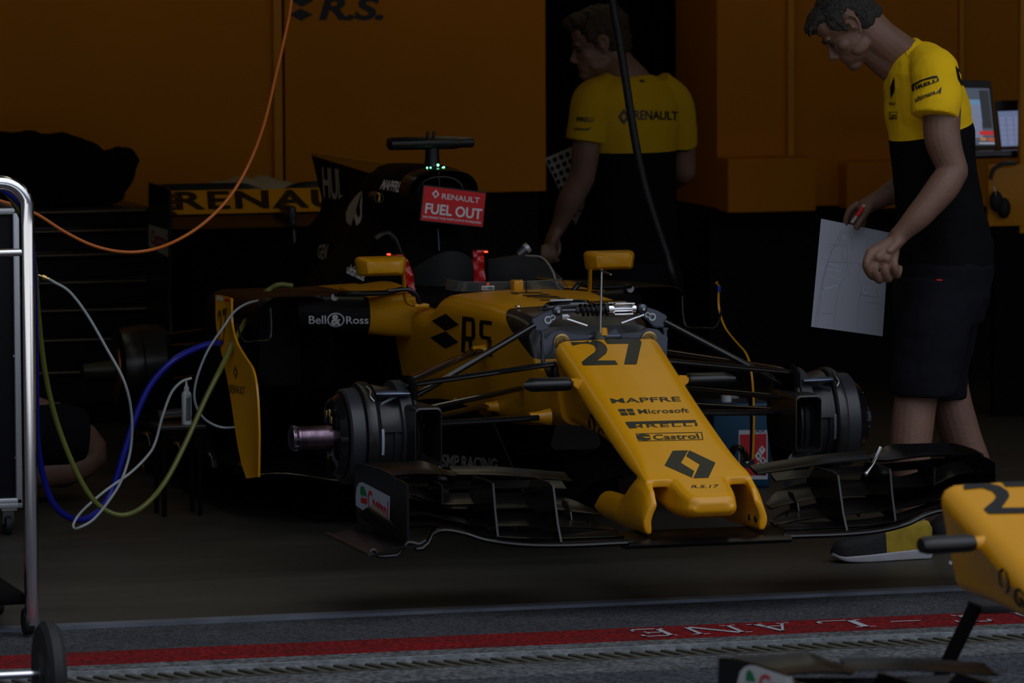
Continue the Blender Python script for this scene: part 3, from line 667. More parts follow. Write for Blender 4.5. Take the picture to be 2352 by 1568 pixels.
bm=bmesh.new(); box(bm,(-.12,1.03,.59),(.10,.04,.07),bev=.006); tube(bm,[(-.11,1.02,.56),(-.11,1.02,.50)],.005,8); obj('brake_cylinder',bm,BLK,car)
# --- suspension arms, left and right alike
for s in (-1,1):
    def arm(name,a,b,r,flat=.4,m=GLC,upv=(0,0,1)):
        bm=bmesh.new(); a=V((a[0]*s,a[1],a[2])); b=V((b[0]*s,b[1],b[2])); tube(bm,[a.lerp(b,t) for t in (0,.03,.1,.5,.9,.97,1)],[r*.8,r*.95,r,r,r,r*.98,r*.95],14,flat=flat,up=upv); return obj(name,bm,m,car)
    arm('upper_wishbone',(.62,1.05,.575),(.165,1.0,.632),.022)
    arm('upper_wishbone',(.62,1.09,.577),(.225,1.62,.625),.022)
    arm('push_rod',(.58,1.08,.54),(.205,1.09,.742),.013,.75)
    arm('lower_wishbone',(.58,1.05,.455),(.215,1.02,.468),.024)
    arm('lower_wishbone',(.58,1.12,.455),(.20,1.60,.452),.022)
    arm('track_rod',(.62,1.0,.50),(.19,1.30,.53),.014,.6)
    for (x,y,z,r) in ((.225,1.60,.622,.020),(.205,1.03,.468,.021),(.20,1.55,.45,.02)):
        bm=bmesh.new(); tube(bm,[(s*(x+.035),y+.0,z),(s*(x+.012),y,z),(s*(x-.03),y,z)],[r*.72,r*.8,r*1.25],14); obj('arm_fairing',bm,YEL,car,'yellow fairing where the arm meets the chassis')
bm=bmesh.new(); c=PX(1062,918,-.19); tube(bm,[c,c+V((-.03,0,0))],.006,8); obj('pressure_fitting',bm,STL,car)
# --- sidepods
for s in (-1,1):
    def sx(r): return [(s*p[0],p[1],p[2]) for p in r]
    bm=bmesh.new(); SP=[(2.5,.30,.735,.735,.44),(2.9,.22,.735,.72,.25),(3.4,.10,.70,.69,.18),(4.0,.05,.56,.63,.18),(4.6,.02,.36,.50,.18),(5.0,.02,.22,.42,.2)]
    def spr(y,ins=0,x0=None):
        q=interp(SP,y); a=x0 if x0 is not None else q[1]; cx=(a+q[2])/2; w=(q[2]-a)/2-ins
        return sx([(cx+x,y,z) for x,z in rrect(w,w,q[3]-ins,q[4]+ins,min(.07,w*.8),min(.05,w*.6))])
    rings=[spr(2.75,.03,.50),spr(2.6,.02,.49),spr(2.52,.012,.485),spr(2.50,.004,.48),spr(2.515,0,.475),spr(2.6,0,.43)]+[spr(y) for y in (2.8,3.0,3.3,3.6,4.0,4.3,4.6,5.0)]
    skin(bm,rings,cap0=True); obj('sidepod',bm,SBLK,car)
    # shoulder bridging chassis and inlet, yellow at its root
    def shoulder(xa,xb,name,m):
        bm=bmesh.new(); N=10; out=[]
        for k in range(N+1):
            x=xa+(xb-xa)*k/N; t=(x-.26)/.30
            y0=2.28+.25*t; zt=.742-.012*t; zb_=.60+.02*t; r=(zt-zb_)/2
            ring=[(s*x,3.1,zt-.02)]+[(s*x,y0+r*.9-r*.9*math.sin(a),zb_+r-r*math.cos(a)*-1) for a in [PI/2*0+PI*j/12 for j in range(13)]]+[(s*x,3.1,zb_)]
            out.append(ring)
        skin(bm,out); return obj(name,bm,m,car)
    shoulder(.255,.385,'shoulder_fairing',YEL); sh=shoulder(.385,.585,'sidepod_shoulder',BLK)
    st_=bvh(sh)
    if s<0:
        decal('lettering',text2d('Bell',.012),[(710,725),(749,724),(750,743),(710,743)],WLET,sh,st_,.002,6)
        decal('emblem',poly2d(ringpoly(.5,.5,.42,.5)),[(752,718),(792,718),(792,750),(752,750)],WLET,sh,st_,.002)
        decal('emblem',text2d('&',.04),[(761,722),(784,722),(784,746),(761,746)],WLET,sh,st_,.002,4)
        decal('lettering',text2d('Ross',.012),[(795,726),(847,726),(847,743),(796,743)],WLET,sh,st_,.002,6)
    else:
        decal('lettering',text2d('Ross',.012),[(1474,706),(1516,705),(1516,721),(1475,722)],WLET,sh,st_,.002,6)
        decal('emblem',poly2d(ringpoly(.5,.5,.42,.5)),[(1434,701),(1469,701),(1469,729),(1434,729)],WLET,sh,st_,.002)
        decal('emblem',text2d('&',.04),[(1443,704),(1462,704),(1462,725),(1443,725)],WLET,sh,st_,.002,4)
    # top deck in yellow then black
    bm=bmesh.new(); g=[]
    for k in range(12):
        y=2.36+.035*k; g.append([(s*(.26+.035*j),y,.752+.010*math.sin(PI*k/11)*(1-j/4)-.004*j) for j in range(5)])
    plate(bm,g,.006,(0,0,1)); obj('deck_panel',bm,YEL,car)
    # stay from sidepod to cockpit
    bm=bmesh.new(); tube(bm,cat([(s*.50,2.42,.742),(s*.47,2.34,.750),(s*.36,2.3,.752),(s*.33,2.3,.757),(s*.29,2.28,.765),(s*.265,2.27,.745)],5),.009,10); obj('mirror_stay',bm,BLK,car)
    # mirrors
    bm=bmesh.new(); cx,cy,cz=s*.383,2.236,.843
    st=[]
    for d,a,b in ((-.045,.60,.55),(-.040,.74,.72),(-.018,.90,.92),(.01,1,1),(.034,1,1),(.040,.95,.92)):
        st.append([(cx+x*a,cy+d,cz+z*b-.000) for x,z in [(x,z) for x,z in rrect(.083,.078,.031,-.031,.016,.012)]])
    skin(bm,st); mi=obj('mirror',bm,YEL,car)
    bm=bmesh.new(); g=bmesh.new()
    P=cat([(s*.315,2.24,.825),(s*.312,2.235,.79),(s*.310,2.235,.75),(s*.300,2.235,.722),(s*.27,2.235,.716)],6)
    tube(bm,P,.017,12,flat=.28,up=(1,0,0)); box(bm,(s*.262,2.22,.716),(.05,.05,.012),bev=.004); obj('mirror_stalk',bm,YEL,mi)
    bm=bmesh.new(); lathe(bm,[(0,.0),(0,.012),(.005,.012),(.006,.004)],(s*.50,2.40,.735),'Y',14); obj('stay_bolt',bm,STL,car)
    # tall curved turning vane with painted number
    F=[(533,685),(534,740),(545,785),(565,820),(583,850),(592,900),(596,980),(596,1040),(595,1095)]; B=[(497,677),(499,750),(513,820),(524,870),(533,920),(540,970),(546,1010),(556,1060),(568,1098)]
    fr=[PX(x,y,-.825) for x,y in F]; br=[]
    for (x,y),q in zip(B,fr):
        X=-.825
        for _ in range(12): w_=PX(x,y,X); X=.5*X+.5*(-.825-.27*(w_.y-q.y))
        br.append(PX(x,y,X))
    bm=bmesh.new(); g=[]
    fr=cat(fr,4); br=cat(br,4)
    for a,b in zip(fr,br):
        row=[]
        for j in range(7):
            t=j/6; p=a.lerp(b,t); row.append((s*(-p.x-.006*math.sin(PI*t)),p.y,p.z))
        g.append(row)
    plate(bm,g,.007,(1,0,0)); bmesh.ops.recalc_face_normals(bm,faces=bm.faces)
    for f in bm.faces:
        if f.normal.x*s<-.55: f.material_index=1
    vane=obj('turning_vane',bm,[YEL,BLK],car,'tall turning vane, yellow outside and black inside')
    if s<0:
        vt=bvh(vane)
        decal('lettering',blocks(['##','##','##'],2,3),[(499,676),(513,679),(513,691),(499,688)],GLET,vane,vt)
        decal('lettering',blocks(['#'],1,1),[(516,680),(532,684),(532,694),(516,691)],RED,vane,vt)
        decal('race_number',text2d('27',.02),[(501,712),(522,706),(521,790),(500,797)],mat('vane_number',(.10,.06,.008),.5),vane,vt)
        decal('emblem',diamond_logo(.3),[(535,838),(546,838),(548,872),(537,872)],MATS['vane_number'],vane,vt)
        decal('lettering',text2d('RENAULT',.03),[(528,882),(563,888),(564,906),(528,902)],MATS['vane_number'],vane,vt)
    else:
        bm=bmesh.new(); p=g[0][0]; box(bm,(p[0],p[1],p[2]-.012),(.01,.01,.02)); obj('painted_flash',bm,mat('blue_paint',(.01,.03,.35),.4),vane)
    # link panel between vane and sidepod
    bm=bmesh.new(); tube(bm,cat([(s*.82,2.42,.655),(s*.80,2.42,.60),(s*.76,2.42,.598),(s*.71,2.45,.60),(s*.70,2.46,.64),(s*.70,2.47,.70)],4),.008,8,flat=.5); obj('vane_link',bm,CARB,car)
    bm=bmesh.new(); tube(bm,cat([(s*.80,2.28,.18),(s*.70,2.2,.19),(s*.55,1.95,.185),(s*.3,1.85,.18)],4),.018,8,flat=.3); obj('floor_strake',bm,GLC,car)
    for k in range(4):
        bm=bmesh.new(); p=V((s*(.835+.03*k),2.3+.35*k,.195)); tube(bm,cat([p+V((0,-.08,-.02)),p+V((0,-.05,.015)),p+V((0,.02,.018)),p+V((0,.07,-.015))],4),.014,8,flat=.4,up=(0,0,1)); obj('floor_edge_scroll',bm,GLC,car)
# --- engine cover
def prof_ring(pr,Y,n=16):
    """pr: list of (z,halfwidth) top to bottom -> closed ring"""
    zs=[p[0] for p in pr]; R=[]; L=[]
    for k in range(n+1):
        t=k/n*(len(pr)-1); i=min(int(t),len(pr)-2); f=t-i; f=f
        z=pr[i][0]*(1-f)+pr[i+1][0]*f; w=pr[i][1]*(1-f)+pr[i+1][1]*f; R.append((w,Y,z)); L.append((-w,Y,z))
    return R+L[::-1]
EC=[(2.99,[(1.112,.03),(1.105,.075),(1.08,.105),(1.035,.12),(.985,.108),(.945,.085),(.90,.085),(.84,.11),(.77,.17),(.70,.22)]),
    (3.15,[(1.115,.03),(1.108,.075),(1.08,.110),(1.035,.130),(.985,.135),(.94,.135),(.88,.16),(.82,.20),(.76,.26),(.68,.32)]),
    (3.5,[(1.100,.03),(1.090,.065),(1.06,.100),(1.01,.125),(.96,.140),(.91,.155),(.86,.18),(.80,.23),(.74,.30),(.66,.36)]),
    (4.0,[(1.02,.006),(.99,.010),(.96,.015),(.93,.028),(.88,.05),(.83,.075),(.78,.095),(.72,.12),(.66,.15),(.58,.20)]),
    (4.6,[(.86,.005),(.83,.01),(.80,.015),(.77,.02),(.73,.03),(.69,.04),(.65,.05),(.60,.07),(.54,.10),(.46,.14)]),
    (5.05,[(.70,.010),(.68,.02),(.66,.03),(.63,.045),(.60,.06),(.56,.07),(.52,.08),(.48,.09),(.44,.10),(.38,.12)])]
bm=bmesh.new(); rings=[]
for i in range(len(EC)-1):
    for k in range(5):
        t=k/5; t2=t; pr=[(a[0]*(1-t2)+b[0]*t2,a[1]*(1-t2)+b[1]*t2) for a,b in zip(EC[i][1],EC[i+1][1])]
        rings.append(prof_ring(pr,EC[i][0]*(1-t)+EC[i+1][0]*t,27))
rings.append(prof_ring(EC[-1][1],EC[-1][0],27)); skin(bm,rings); cover=obj('engine_cover',bm,MBLK,car,angle=60)
# intake rings
def ov(w,zt,zb,Y,n=36,p=2.6):
    cz=(zt+zb)/2; h=(zt-zb)/2; out=[]
    for k in range(n):
        a=2*PI*k/n; c,s_=math.cos(a),math.sin(a); out.append((w*math.copysign(abs(c)**(2/p),c),Y,cz+h*math.copysign(abs(s_)**(2/p),s_)))
    return out
zT=PX(1015,394,0).z-.0; 
bm=bmesh.new(); skin(bm,[ov(.100,1.09,.955,3.10),ov(.106,1.097,.957,3.0),ov(.112,1.103,.958,2.90),ov(.117,1.107,.955,2.885),ov(.122,1.110,.948,2.90),ov(.126,1.112,.94,3.0)],cap0=True,cap1=False); obj('air_intake',bm,BLK,car)
bm=bmesh.new()
for Y,w,a,b in ((2.93,.078,1.085,.975),):
    P=ov(w,a,b,Y,30,2.3); tube(bm,P+[P[0]],.004,6,cap=False)
tube(bm,[(0,2.95,1.10),(0,2.95,.95)],.004,8); obj('intake_divider',bm,CARB,car)
# side hoop fairing
bm=bmesh.new(); tube(bm,cat([PY(862,548,2.75),PY(885,535,2.75),PY(905,545,2.75),PY(918,575,2.75),PY(925,600,2.75)],5),.016,10,flat=.5); obj('roll_hoop_fairing',bm,CARB,car)
# shark fin, yellow along its top
zA=PX(718,350,0); zB=PX(955,384,0); zC=PX(742,455,0); zL=PX(728,402,0); zM=PX(720,357,0); zN=PX(872,404,0)
def fin(poly,name,m,dx=.006): 
    bm=bmesh.new(); prism(bm,[(p.y,p.z) for p in poly],'X',-dx,dx,.001); return obj(name,bm,m,car)
finb=fin([V((0,3.6,1.04)),zN,zM,zA+V((0,0,-.004)),zC,V((0,4.62,.80)),V((0,4.2,.80)),V((0,3.6,.95))],'shark_fin',MBLK)
fin([zB,V((0,3.2,1.10)),V((0,3.4,1.07)),zN,zM,zA],'fin_top_band',YEL,.0066)
ft=bvh(finb)
decal('lettering',text2d('HUL',.02,.9),[(740,384),(786,389),(790,462),(744,453)],GLET,finb,ft)
ct=bvh(cover)
decal('lettering',text2d('MAPFRE',.03,.95,.2),[(882,412),(926,418),(918,442),(873,434)],WLET,cover,ct,.002,6)
zz=3.5636
decal('emblem',pxpolys([[(545,565),(500,600),(440,680),(413,750),(418,820),(455,853),(462,800),(450,760),(475,690),(520,620)],[(545,565),(549,640),(546,700),(548,780),(530,830),(500,852),(480,780),(478,730),(492,700),(505,765),(520,785),(533,755),(528,680)]],zz,680,280),FULL,GLET,cover,ct,.003)
decal('lettering',text2d('GEN',.02),[(733,563),(756,560),(750,600),(731,592)],GLET,cover,ct,.003)
decal('lettering',text2d('ultimate',.02,1,.3),[(799,606),(840,620),(838,648),(797,628)],WLET,cover,ct,.003,5)
bm=bmesh.new(); c=PY(862,452,3.1); lathe(bm,[(0,.006),(-.035,.010),(-.05,.014),(-.05,.017),(-.02,.019),(.03,.017)],c,'Y',18); obj('side_inlet',bm,BLK,car)
bm=bmesh.new(); tube(bm,cat([(p) for p in (PY(868,442,3.05),PY(872,450,3.05),PY(870,462,3.05))],4),.003,6); obj('inlet_marker',bm,YEL,car)
# roll hoop camera
bm=bmesh.new(); cz=PX(988,328,0).z
rs=[]
for x,sc in ((-.147,.75),(-.143,.96),(-.135,1),(.085,1),(.095,.86),(.143,.80),(.147,.62)):
    rs.append([(x,3.055+.036*sc*math.cos(a),cz+.022*sc*math.copysign(abs(math.sin(a))**.7,math.sin(a))) for a in [2*PI*k/20 for k in range(20)]])
skin(bm,rs); tc_=obj('roll_hoop_camera',bm,BLK,car)
bm=bmesh.new(); tube(bm,[(.005,3.055,1.10),(.005,3.055,1.15),(.005,3.055,1.185)],[.032,.026,.026],16,flat=.9); obj('camera_post',bm,BLK,tc_)
for px in (978,993):
    bm=bmesh.new(); p=PX(px,312,0); lathe(bm,[(0,0),(0,.006),(.018,.005),(.02,.003),(.02,0)],(p.x+(px-985)*.0014,3.055,cz+.020),'Z',12); obj('camera_sensor',bm,BLK,tc_)
for px,py,r in ((981,385,.0028),(989,385,.0028),(1006,379,.0042),(1017,385,.0026),(1020,384,.0026),(981,391,.0018),(989,391,.0018),(1005,392,.0026),(1018,391,.0018)):
    bm=bmesh.new(); blob(bm,PY(px,py,2.985),(r,r,r),n=6); obj('green_led',bm,GREEN,tc_,'lit green lamp')
bm=bmesh.new(); tube(bm,cat([PY(985,392,2.96),PY(986,405,2.93),PY(991,425,2.87)],4),.0018,6); obj('sign_cord',bm,BLK,car)
bm=bmesh.new(); tube(bm,[PY(1006,525,2.9),PY(1009,576,2.9)],.0022,6); obj('drink_tube',bm,mat('pale_blue_tube',(.12,.14,.25),.3),car)
# --- hanging board
sg=thing('fuel_out_sign','red rectangular sign reading FUEL OUT hung in front of the air intake','sign',PY(1038,520,2.84))
tl,tr_,br_,bl_=[PY(x,y,2.84) for x,y in ((971,423),(1118,441),(1110,524),(963,508))]
bm=bmesh.new(); skin(bm,[[tl,tr_,br_,bl_],[q+V((0,.008,0)) for q in (tl,tr_,br_,bl_)]]); bmesh.ops.bevel(bm,geom=bm.edges[:],offset=.002,segments=1,affect='EDGES'); obj('board_edge',bm,BLK,sg,smooth=False)
def SQ(u,v): return (tl.lerp(tr_,u)).lerp(bl_.lerp(br_,u),v)
fo=V((0,-.0015,0)); a,b,c,d=[SQ(u,v)+fo for u,v in ((.025,.04),(.985,.04),(.985,.96),(.02,.96))]
bm=bmesh.new(); skin(bm,[[a,b,c,d],[q+V((0,.001,0)) for q in (a,b,c,d)]]); fcs=obj('red_face',bm,RED,sg,smooth=False)
def sgt(shape,u0,v0,u1,v1,m=WLET):
    o=SQ(u0,v1)+fo*2; flatdecal('lettering',shape,o,SQ(u1,v1)-SQ(u0,v1),SQ(u0,v0)-SQ(u0,v1),m,fcs)
sgt(diamond_logo(.26),.15,.10,.27,.34); sgt(text2d('RENAULT',.012),.31,.18,.90,.33); sgt(text2d('FUEL OUT',.028),.07,.48,.955,.77); sgt(text2d('DISCONNECT FUEL PUMP LOOM IF P2 REQUIRED',.02),.045,.83,.955,.90)
# --- rear wing
bm=bmesh.new(); g=[]
N=36
for k in range(N+1):
    x=-.47+.94*k/N; dip=math.exp(-((x)/.10)**2)*.0; g.append([(x,5.16,.828),(x,5.19,.842),(x,5.24,.866),(x,5.30,.894),(x,5.33,.905)])
plate(bm,g,.008,(0,-1,.6)); flap=obj('rear_wing_flap',bm,YEL,car,'yellow rear wing flap')
bm=bmesh.new(); g=[]
for k in range(N+1):
    x=-.47+.94*k/N; e=(abs(x)/.47); zt=.930-.035*math.exp(-((x-.0)/.07)**2)
    g.append([(x,5.335,.895 if True else 0),(x,5.345,zt-.006),(x,5.35,zt)])
plate(bm,g,.01,(0,-1,.3)); obj('gurney_flap',bm,BLK,car)
bm=bmesh.new(); foil(bm,[(-.47+.94*k/20,4.98,.785) for k in range(21)],[(-.47+.94*k/20,5.22,.815) for k in range(21)],.02,8); obj('rear_wing_main_plane',bm,BLK,car)
bm=bmesh.new(); box(bm,(0,5.15,.81),(.03,.25,.10),bev=.012); tube(bm,cat([(0,5.05,.80),(0,5.02,.65),(0,5.0,.45)],5),.03,10,flat=.4,up=(1,0,0)); obj('wing_support',bm,BLK,car)
ft=bvh(flap)
decal('lettering',text2d('RENAULT',.03,1.12),[(400,441),(928,432),(930,475),(404,483)],BLET,flap,ft,.002,4)
for s in (-1,1):
    bm=bmesh.new(); prism(bm,[(5.0,.40),(5.02,.55),(4.99,.70),(4.99,.93),(5.05,.938),(5.35,.938),(5.37,.7),(5.42,.55),(5.40,.36),(5.2,.30)],'X',s*.470-.005,s*.470+.005,.002); ep=obj('rear_wing_endplate',bm,BLK,car)
    if s<0:
        et=bvh(ep); bm=bmesh.new()
        for k in range(4): prism(bm,[(4.985,.905-.022*k),(5.03,.898-.022*k),(5.06,.915-.022*k),(5.04,.91-.022*k)],'X',-.46,-.44,.001)
        obj('endplate_louvre',bm,BLK,ep)
        decal('sticker',blocks(['#'],1,1),[(342,515),(386,528),(387,590),(342,566)],GLET,ep,et,.001)
        decal('lettering',text2d('Castrol',.02),[(348,527),(384,537),(385,572),(347,558)],mat('sticker_red',(.35,.02,.02),.5),ep,et,.002)
# rear hubs and dark running gear
for s in (-1,1):
    bm=bmesh.new(); c=(0,4.72,.30)
    def sl(p): return [(s*d,r) for d,r in p]
    lathe(bm,sl([(.56,0),(.56,.15),(.58,.165),(.66,.165),(.665,.16),(.70,.16),(.73,.15),(.735,.09)]),c,'X',36); rd=obj('rear_brake_drum',bm,CARB,car)
    bm=bmesh.new(); lathe(bm,sl([(.72,.09),(.735,.10),(.74,.04),(.82,.03),(.86,.024),(.87,0)]),c,'X',24); obj('rear_hub',bm,mat('dark_hub',(.05,.05,.035),.45,.5) if s<0 else MATS['dark_hub'],rd)
    bm=bmesh.new(); lathe(bm,sl([(.745,.125),(.75,.125),(.75,.06),(.745,.06)]),c,'X',24,a0=2.4,a1=4.6); obj('caliper',bm,mat('brass_dark',(.35,.16,.05),.45,.8) if s<0 else MATS['brass_dark'],rd)
    bm=bmesh.new(); tube(bm,[(s*.58,4.72,.38),(s*.15,4.5,.42)],.02,10,flat=.4); tube(bm,[(s*.58,4.75,.25),(s*.15,4.9,.28)],.02,10,flat=.4); tube(bm,[(s*.58,4.66,.42),(s*.2,4.3,.50)],.012,8); obj('rear_wishbone',bm,GLC,car)
bm=bmesh.new(); rings=[]
for y,w,zt,zb_ in ((4.2,.2,.45,.18),(4.8,.14,.42,.2),(5.2,.08,.38,.22),(5.5,.05,.34,.26)): rings.append([(x,y,z) for x,z in rrect(w,w,zt,zb_,.03,.03)])
skin(bm,rings); obj('gearbox',bm,MBLK,car)
bm=bmesh.new(); box(bm,(-.40,4.55,.50),(.09,.05,.035),Matrix.Rotation(-.5,3,'Y'),.008); obj('heat_shield_patch',bm,mat('tape_foil',(.5,.4,.33),.4,.2),car)
# stands carrying the car
for i,(x,y,zt) in enumerate(((-.45,2.55,.15),(.45,2.55,.15),(-.35,4.3,.15),(.35,4.3,.15))):
    t=thing('jack_stand','low black steel stand under the racing car floor','stand',(x,y,0),'stands under the car')
    b=bmesh.new(); box(b,(x,y,.0125),(.24,.24,.025),bev=.004); obj('base_plate',b,MBLK,t)
    b=bmesh.new(); tube(b,[(x,y,.025),(x,y,.13)],[.06,.04],12); obj('column',b,MBLK,t)
    b=bmesh.new(); box(b,(x,y,.139),(.14,.14,.018),bev=.004); obj('pad',b,RUB,t)
# ================= FRONT WING, built about x=0 and used twice
def smooth01(t): t=max(0,min(1,t)); return t*t*(3-2*t)
def arch(x,h=.045): # raised tunnel near the tip, |x|
    return h*math.exp(-((x-.735)/.075)**2)
def wing_side(s,root,T,sticker=True):
    """s side; T maps a point to the world"""
    def cur(f,x0,x1,n=22): 
        out=[]
        for k in range(n+1):
            x=x0+(x1-x0)*k/n; y,z=f(x); out.append(T(V((s*x,y,z))))
        return out
    def el(name,x0,x1,LE,TE,th=.008,cam_=.25,m=WBLK):
        bm=bmesh.new(); foil(bm,cur(LE,x0,x1),cur(TE,x0,x1),th,6,cam_); return obj(name,bm,m,root)
    def tab(name,rows,dt,th,cam_=.25,m=WBLK):
        f=lambda x: interp(rows,x)[1:3]
        g=(lambda x: (f(x)[0]+dt[0],f(x)[1]+dt[1])) if not isinstance(dt,list) else (lambda x: interp(dt,x)[1:3])
        bm=bmesh.new(); foil(bm,cur(f,rows[0][0],rows[-1][0],34),cur(g,rows[0][0],rows[-1][0],34),th,7,cam_); return obj(name,bm,m,root)
    tab('main_plane',[(.225,.0,.206),(.25,.0,.206),(.42,.02,.203),(.54,.05,.206),(.64,.09,.219),(.70,.11,.239),(.757,.12,.248),(.79,.12,.236),(.81,.10,.206),(.84,.10,.200)],(.05,.008),.014,.1)
    tab('main_plane',[(.24,.045,.221),(.42,.055,.220),(.54,.07,.223),(.64,.11,.230),(.685,.13,.238),(.775,.14,.260),(.865,.14,.262)],(.075,.010),.007)
    tab('wing_flap',[(.24,.13,.226),(.32,.13,.238),(.50,.14,.250),(.60,.16,.252),(.70,.17,.264),(.807,.18,.290),(.865,.18,.284)],[(.24,.18,.232),(.32,.24,.255),(.50,.28,.276),(.60,.29,.278),(.70,.29,.290),(.807,.29,.312),(.865,.29,.306)],.007)
    tab('wing_flap',[(.26,.22,.264),(.32,.24,.272),(.44,.26,.287),(.60,.26,.288),(.717,.26,.296),(.804,.27,.318),(.865,.27,.318)],[(.26,.28,.272),(.32,.34,.300),(.44,.37,.318),(.60,.37,.320),(.717,.37,.326),(.804,.37,.345),(.865,.37,.345)],.007)
    tab('wing_flap',[(.32,.36,.326),(.40,.36,.332),(.60,.37,.336),(.865,.38,.350)],(.05,.018),.005)
    tab('upper_flap',[(.285,.42,.342),(.50,.42,.366),(.64,.41,.374)],(.08,.017),.006)
    tab('cascade',[(.635,.40,.375),(.66,.36,.376),(.70,.31,.386),(.78,.30,.393),(.90,.30,.389)],[(.635,.45,.380),(.66,.46,.385),(.715,.48,.407),(.78,.48,.408),(.90,.48,.408)],.007)
    tab('cascade',[(.60,.20,.311),(.75,.20,.316),(.822,.20,.342),(.885,.20,.350)],(.10,.022),.006)
    # tip plate, footplate, vertical fins
    def pl(name,poly,x,th=.006,m=WBLK,lean=0):
        bm=bmesh.new(); a=[T(V((s*(x-th/2+lean*(p[0]-.05)),p[0],p[1]))) for p in poly]; b=[T(V((s*(x+th/2+lean*(p[0]-.05)),p[0],p[1]))) for p in poly]
        skin(bm,[a,b]); return obj(name,bm,m,root,angle=20)
    e1=pl('endplate',[(.03,.225),(.03,.395),(.08,.400),(.155,.401),(.165,.408),(.25,.413),(.35,.413),(.45,.410),(.52,.402),(.53,.3),(.5,.238),(.2,.222)],.885,.007,lean=.05)
    bm=bmesh.new(); g=[]
    for k in range(9):
        y=-.0+.06*k; g.append([T(V((s*(.86+.035*j),y,.222-.006*j+(.010*math.sin(PI*j/4))))) for j in range(5)])
    plate(bm,g,.006); obj('footplate',bm,WBLK,root)
    bm=bmesh.new(); tube(bm,[T(V((s*1.0,y,.205))) for y in (-.0,.1,.25,.42,.5)],.011,8,flat=.5); obj('footplate_edge',bm,mat('worn_skid',(.018,.008,.004),.6) if 'worn_skid' not in MATS else MATS['worn_skid'],root,'reddish brown skid edge')
    bm=bmesh.new(); P=[(.835,.236),(.855,.226),(.885,.232),(.90,.218),(.915,.200),(.93,.196),(.975,.197),(.985,.215),(1.0,.210)]
    tube(bm,cat([T(V((s*x,.02,z))) for x,z in P],4),.006,8); obj('footplate_lip',bm,BLK,root)
    pl('vertical_fin',[(.10,.222),(.13,.30),(.15,.375),(.22,.378),(.36,.375),(.42,.30),(.3,.25)],.60,.006)
    pl('vertical_fin',[(.04,.212),(.075,.26),(.12,.365),(.16,.372),(.32,.370),(.40,.32),(.25,.235)],.43,.006)
    pl('vertical_fin',[(.17,.318),(.17,.372),(.22,.376),(.32,.375),(.3,.322)],.745,.005)
    pl('strake',[(.30,.25),(.32,.30),(.27,.30),(.235,.275),(.22,.245)],.345,.004)
    for x in (.30,.42,.52): pl('slot_bracket',[(.19,.232),(.19,.25),(.21,.252),(.21,.234)],x,.004)
    # little curved winglet on the outer face
    bm=bmesh.new(); g=[]
    for k in range(7):
        t=k/6; y=.10+.22*t; g.append([T(V((s*(.893+.016*j*(.4+.6*t)+.05*(y-.05)),y,.262+.045*t-.010*j+.006*math.sin(PI*j/3)))) for j in range(4)])
    plate(bm,g,.003); obj('winglet',bm,WBLK,root)
    return e1
fw=None
I=lambda p:p
# central neutral section
bm=bmesh.new(); foil(bm,[(-.245+.49*k/12,-.015,.200) for k in range(13)],[(-.245+.49*k/12,.20,.216) for k in range(13)],.027,10,.05); cps=obj('main_plane',bm,WBLK,car)
for s in (-1,1):
    e=wing_side(s,car,I)
    if s<0: eL=e
et=bvh(eL)
CG=mat('sticker_green',(.01,.20,.06),.5); CW=mat('sticker_white',(.42,.46,.55),.5); CR=mat('sticker_red_bright',(.55,.02,.03),.5)
decal('sticker',pxpolys([[(818,1140),(820,1118),(826,1108),(834,1107),(897,1140),(895,1215),(860,1190),(818,1160)]]),FULL,CW,eL,et,.001)
decal('emblem',pxpolys([[(829,1120),(832,1115),(838,1118),(842,1130),(844,1140),(829,1136)]]),FULL,CG,eL,et,.002)
decal('emblem',pxpolys([[(830,1142),(844,1145),(844,1158),(830,1153)]]),FULL,CR,eL,et,.002)
decal('lettering',text2d('Castrol',.02),[(846,1122),(893,1150),(893,1208),(846,1170)],CR,eL,et,.002,4)
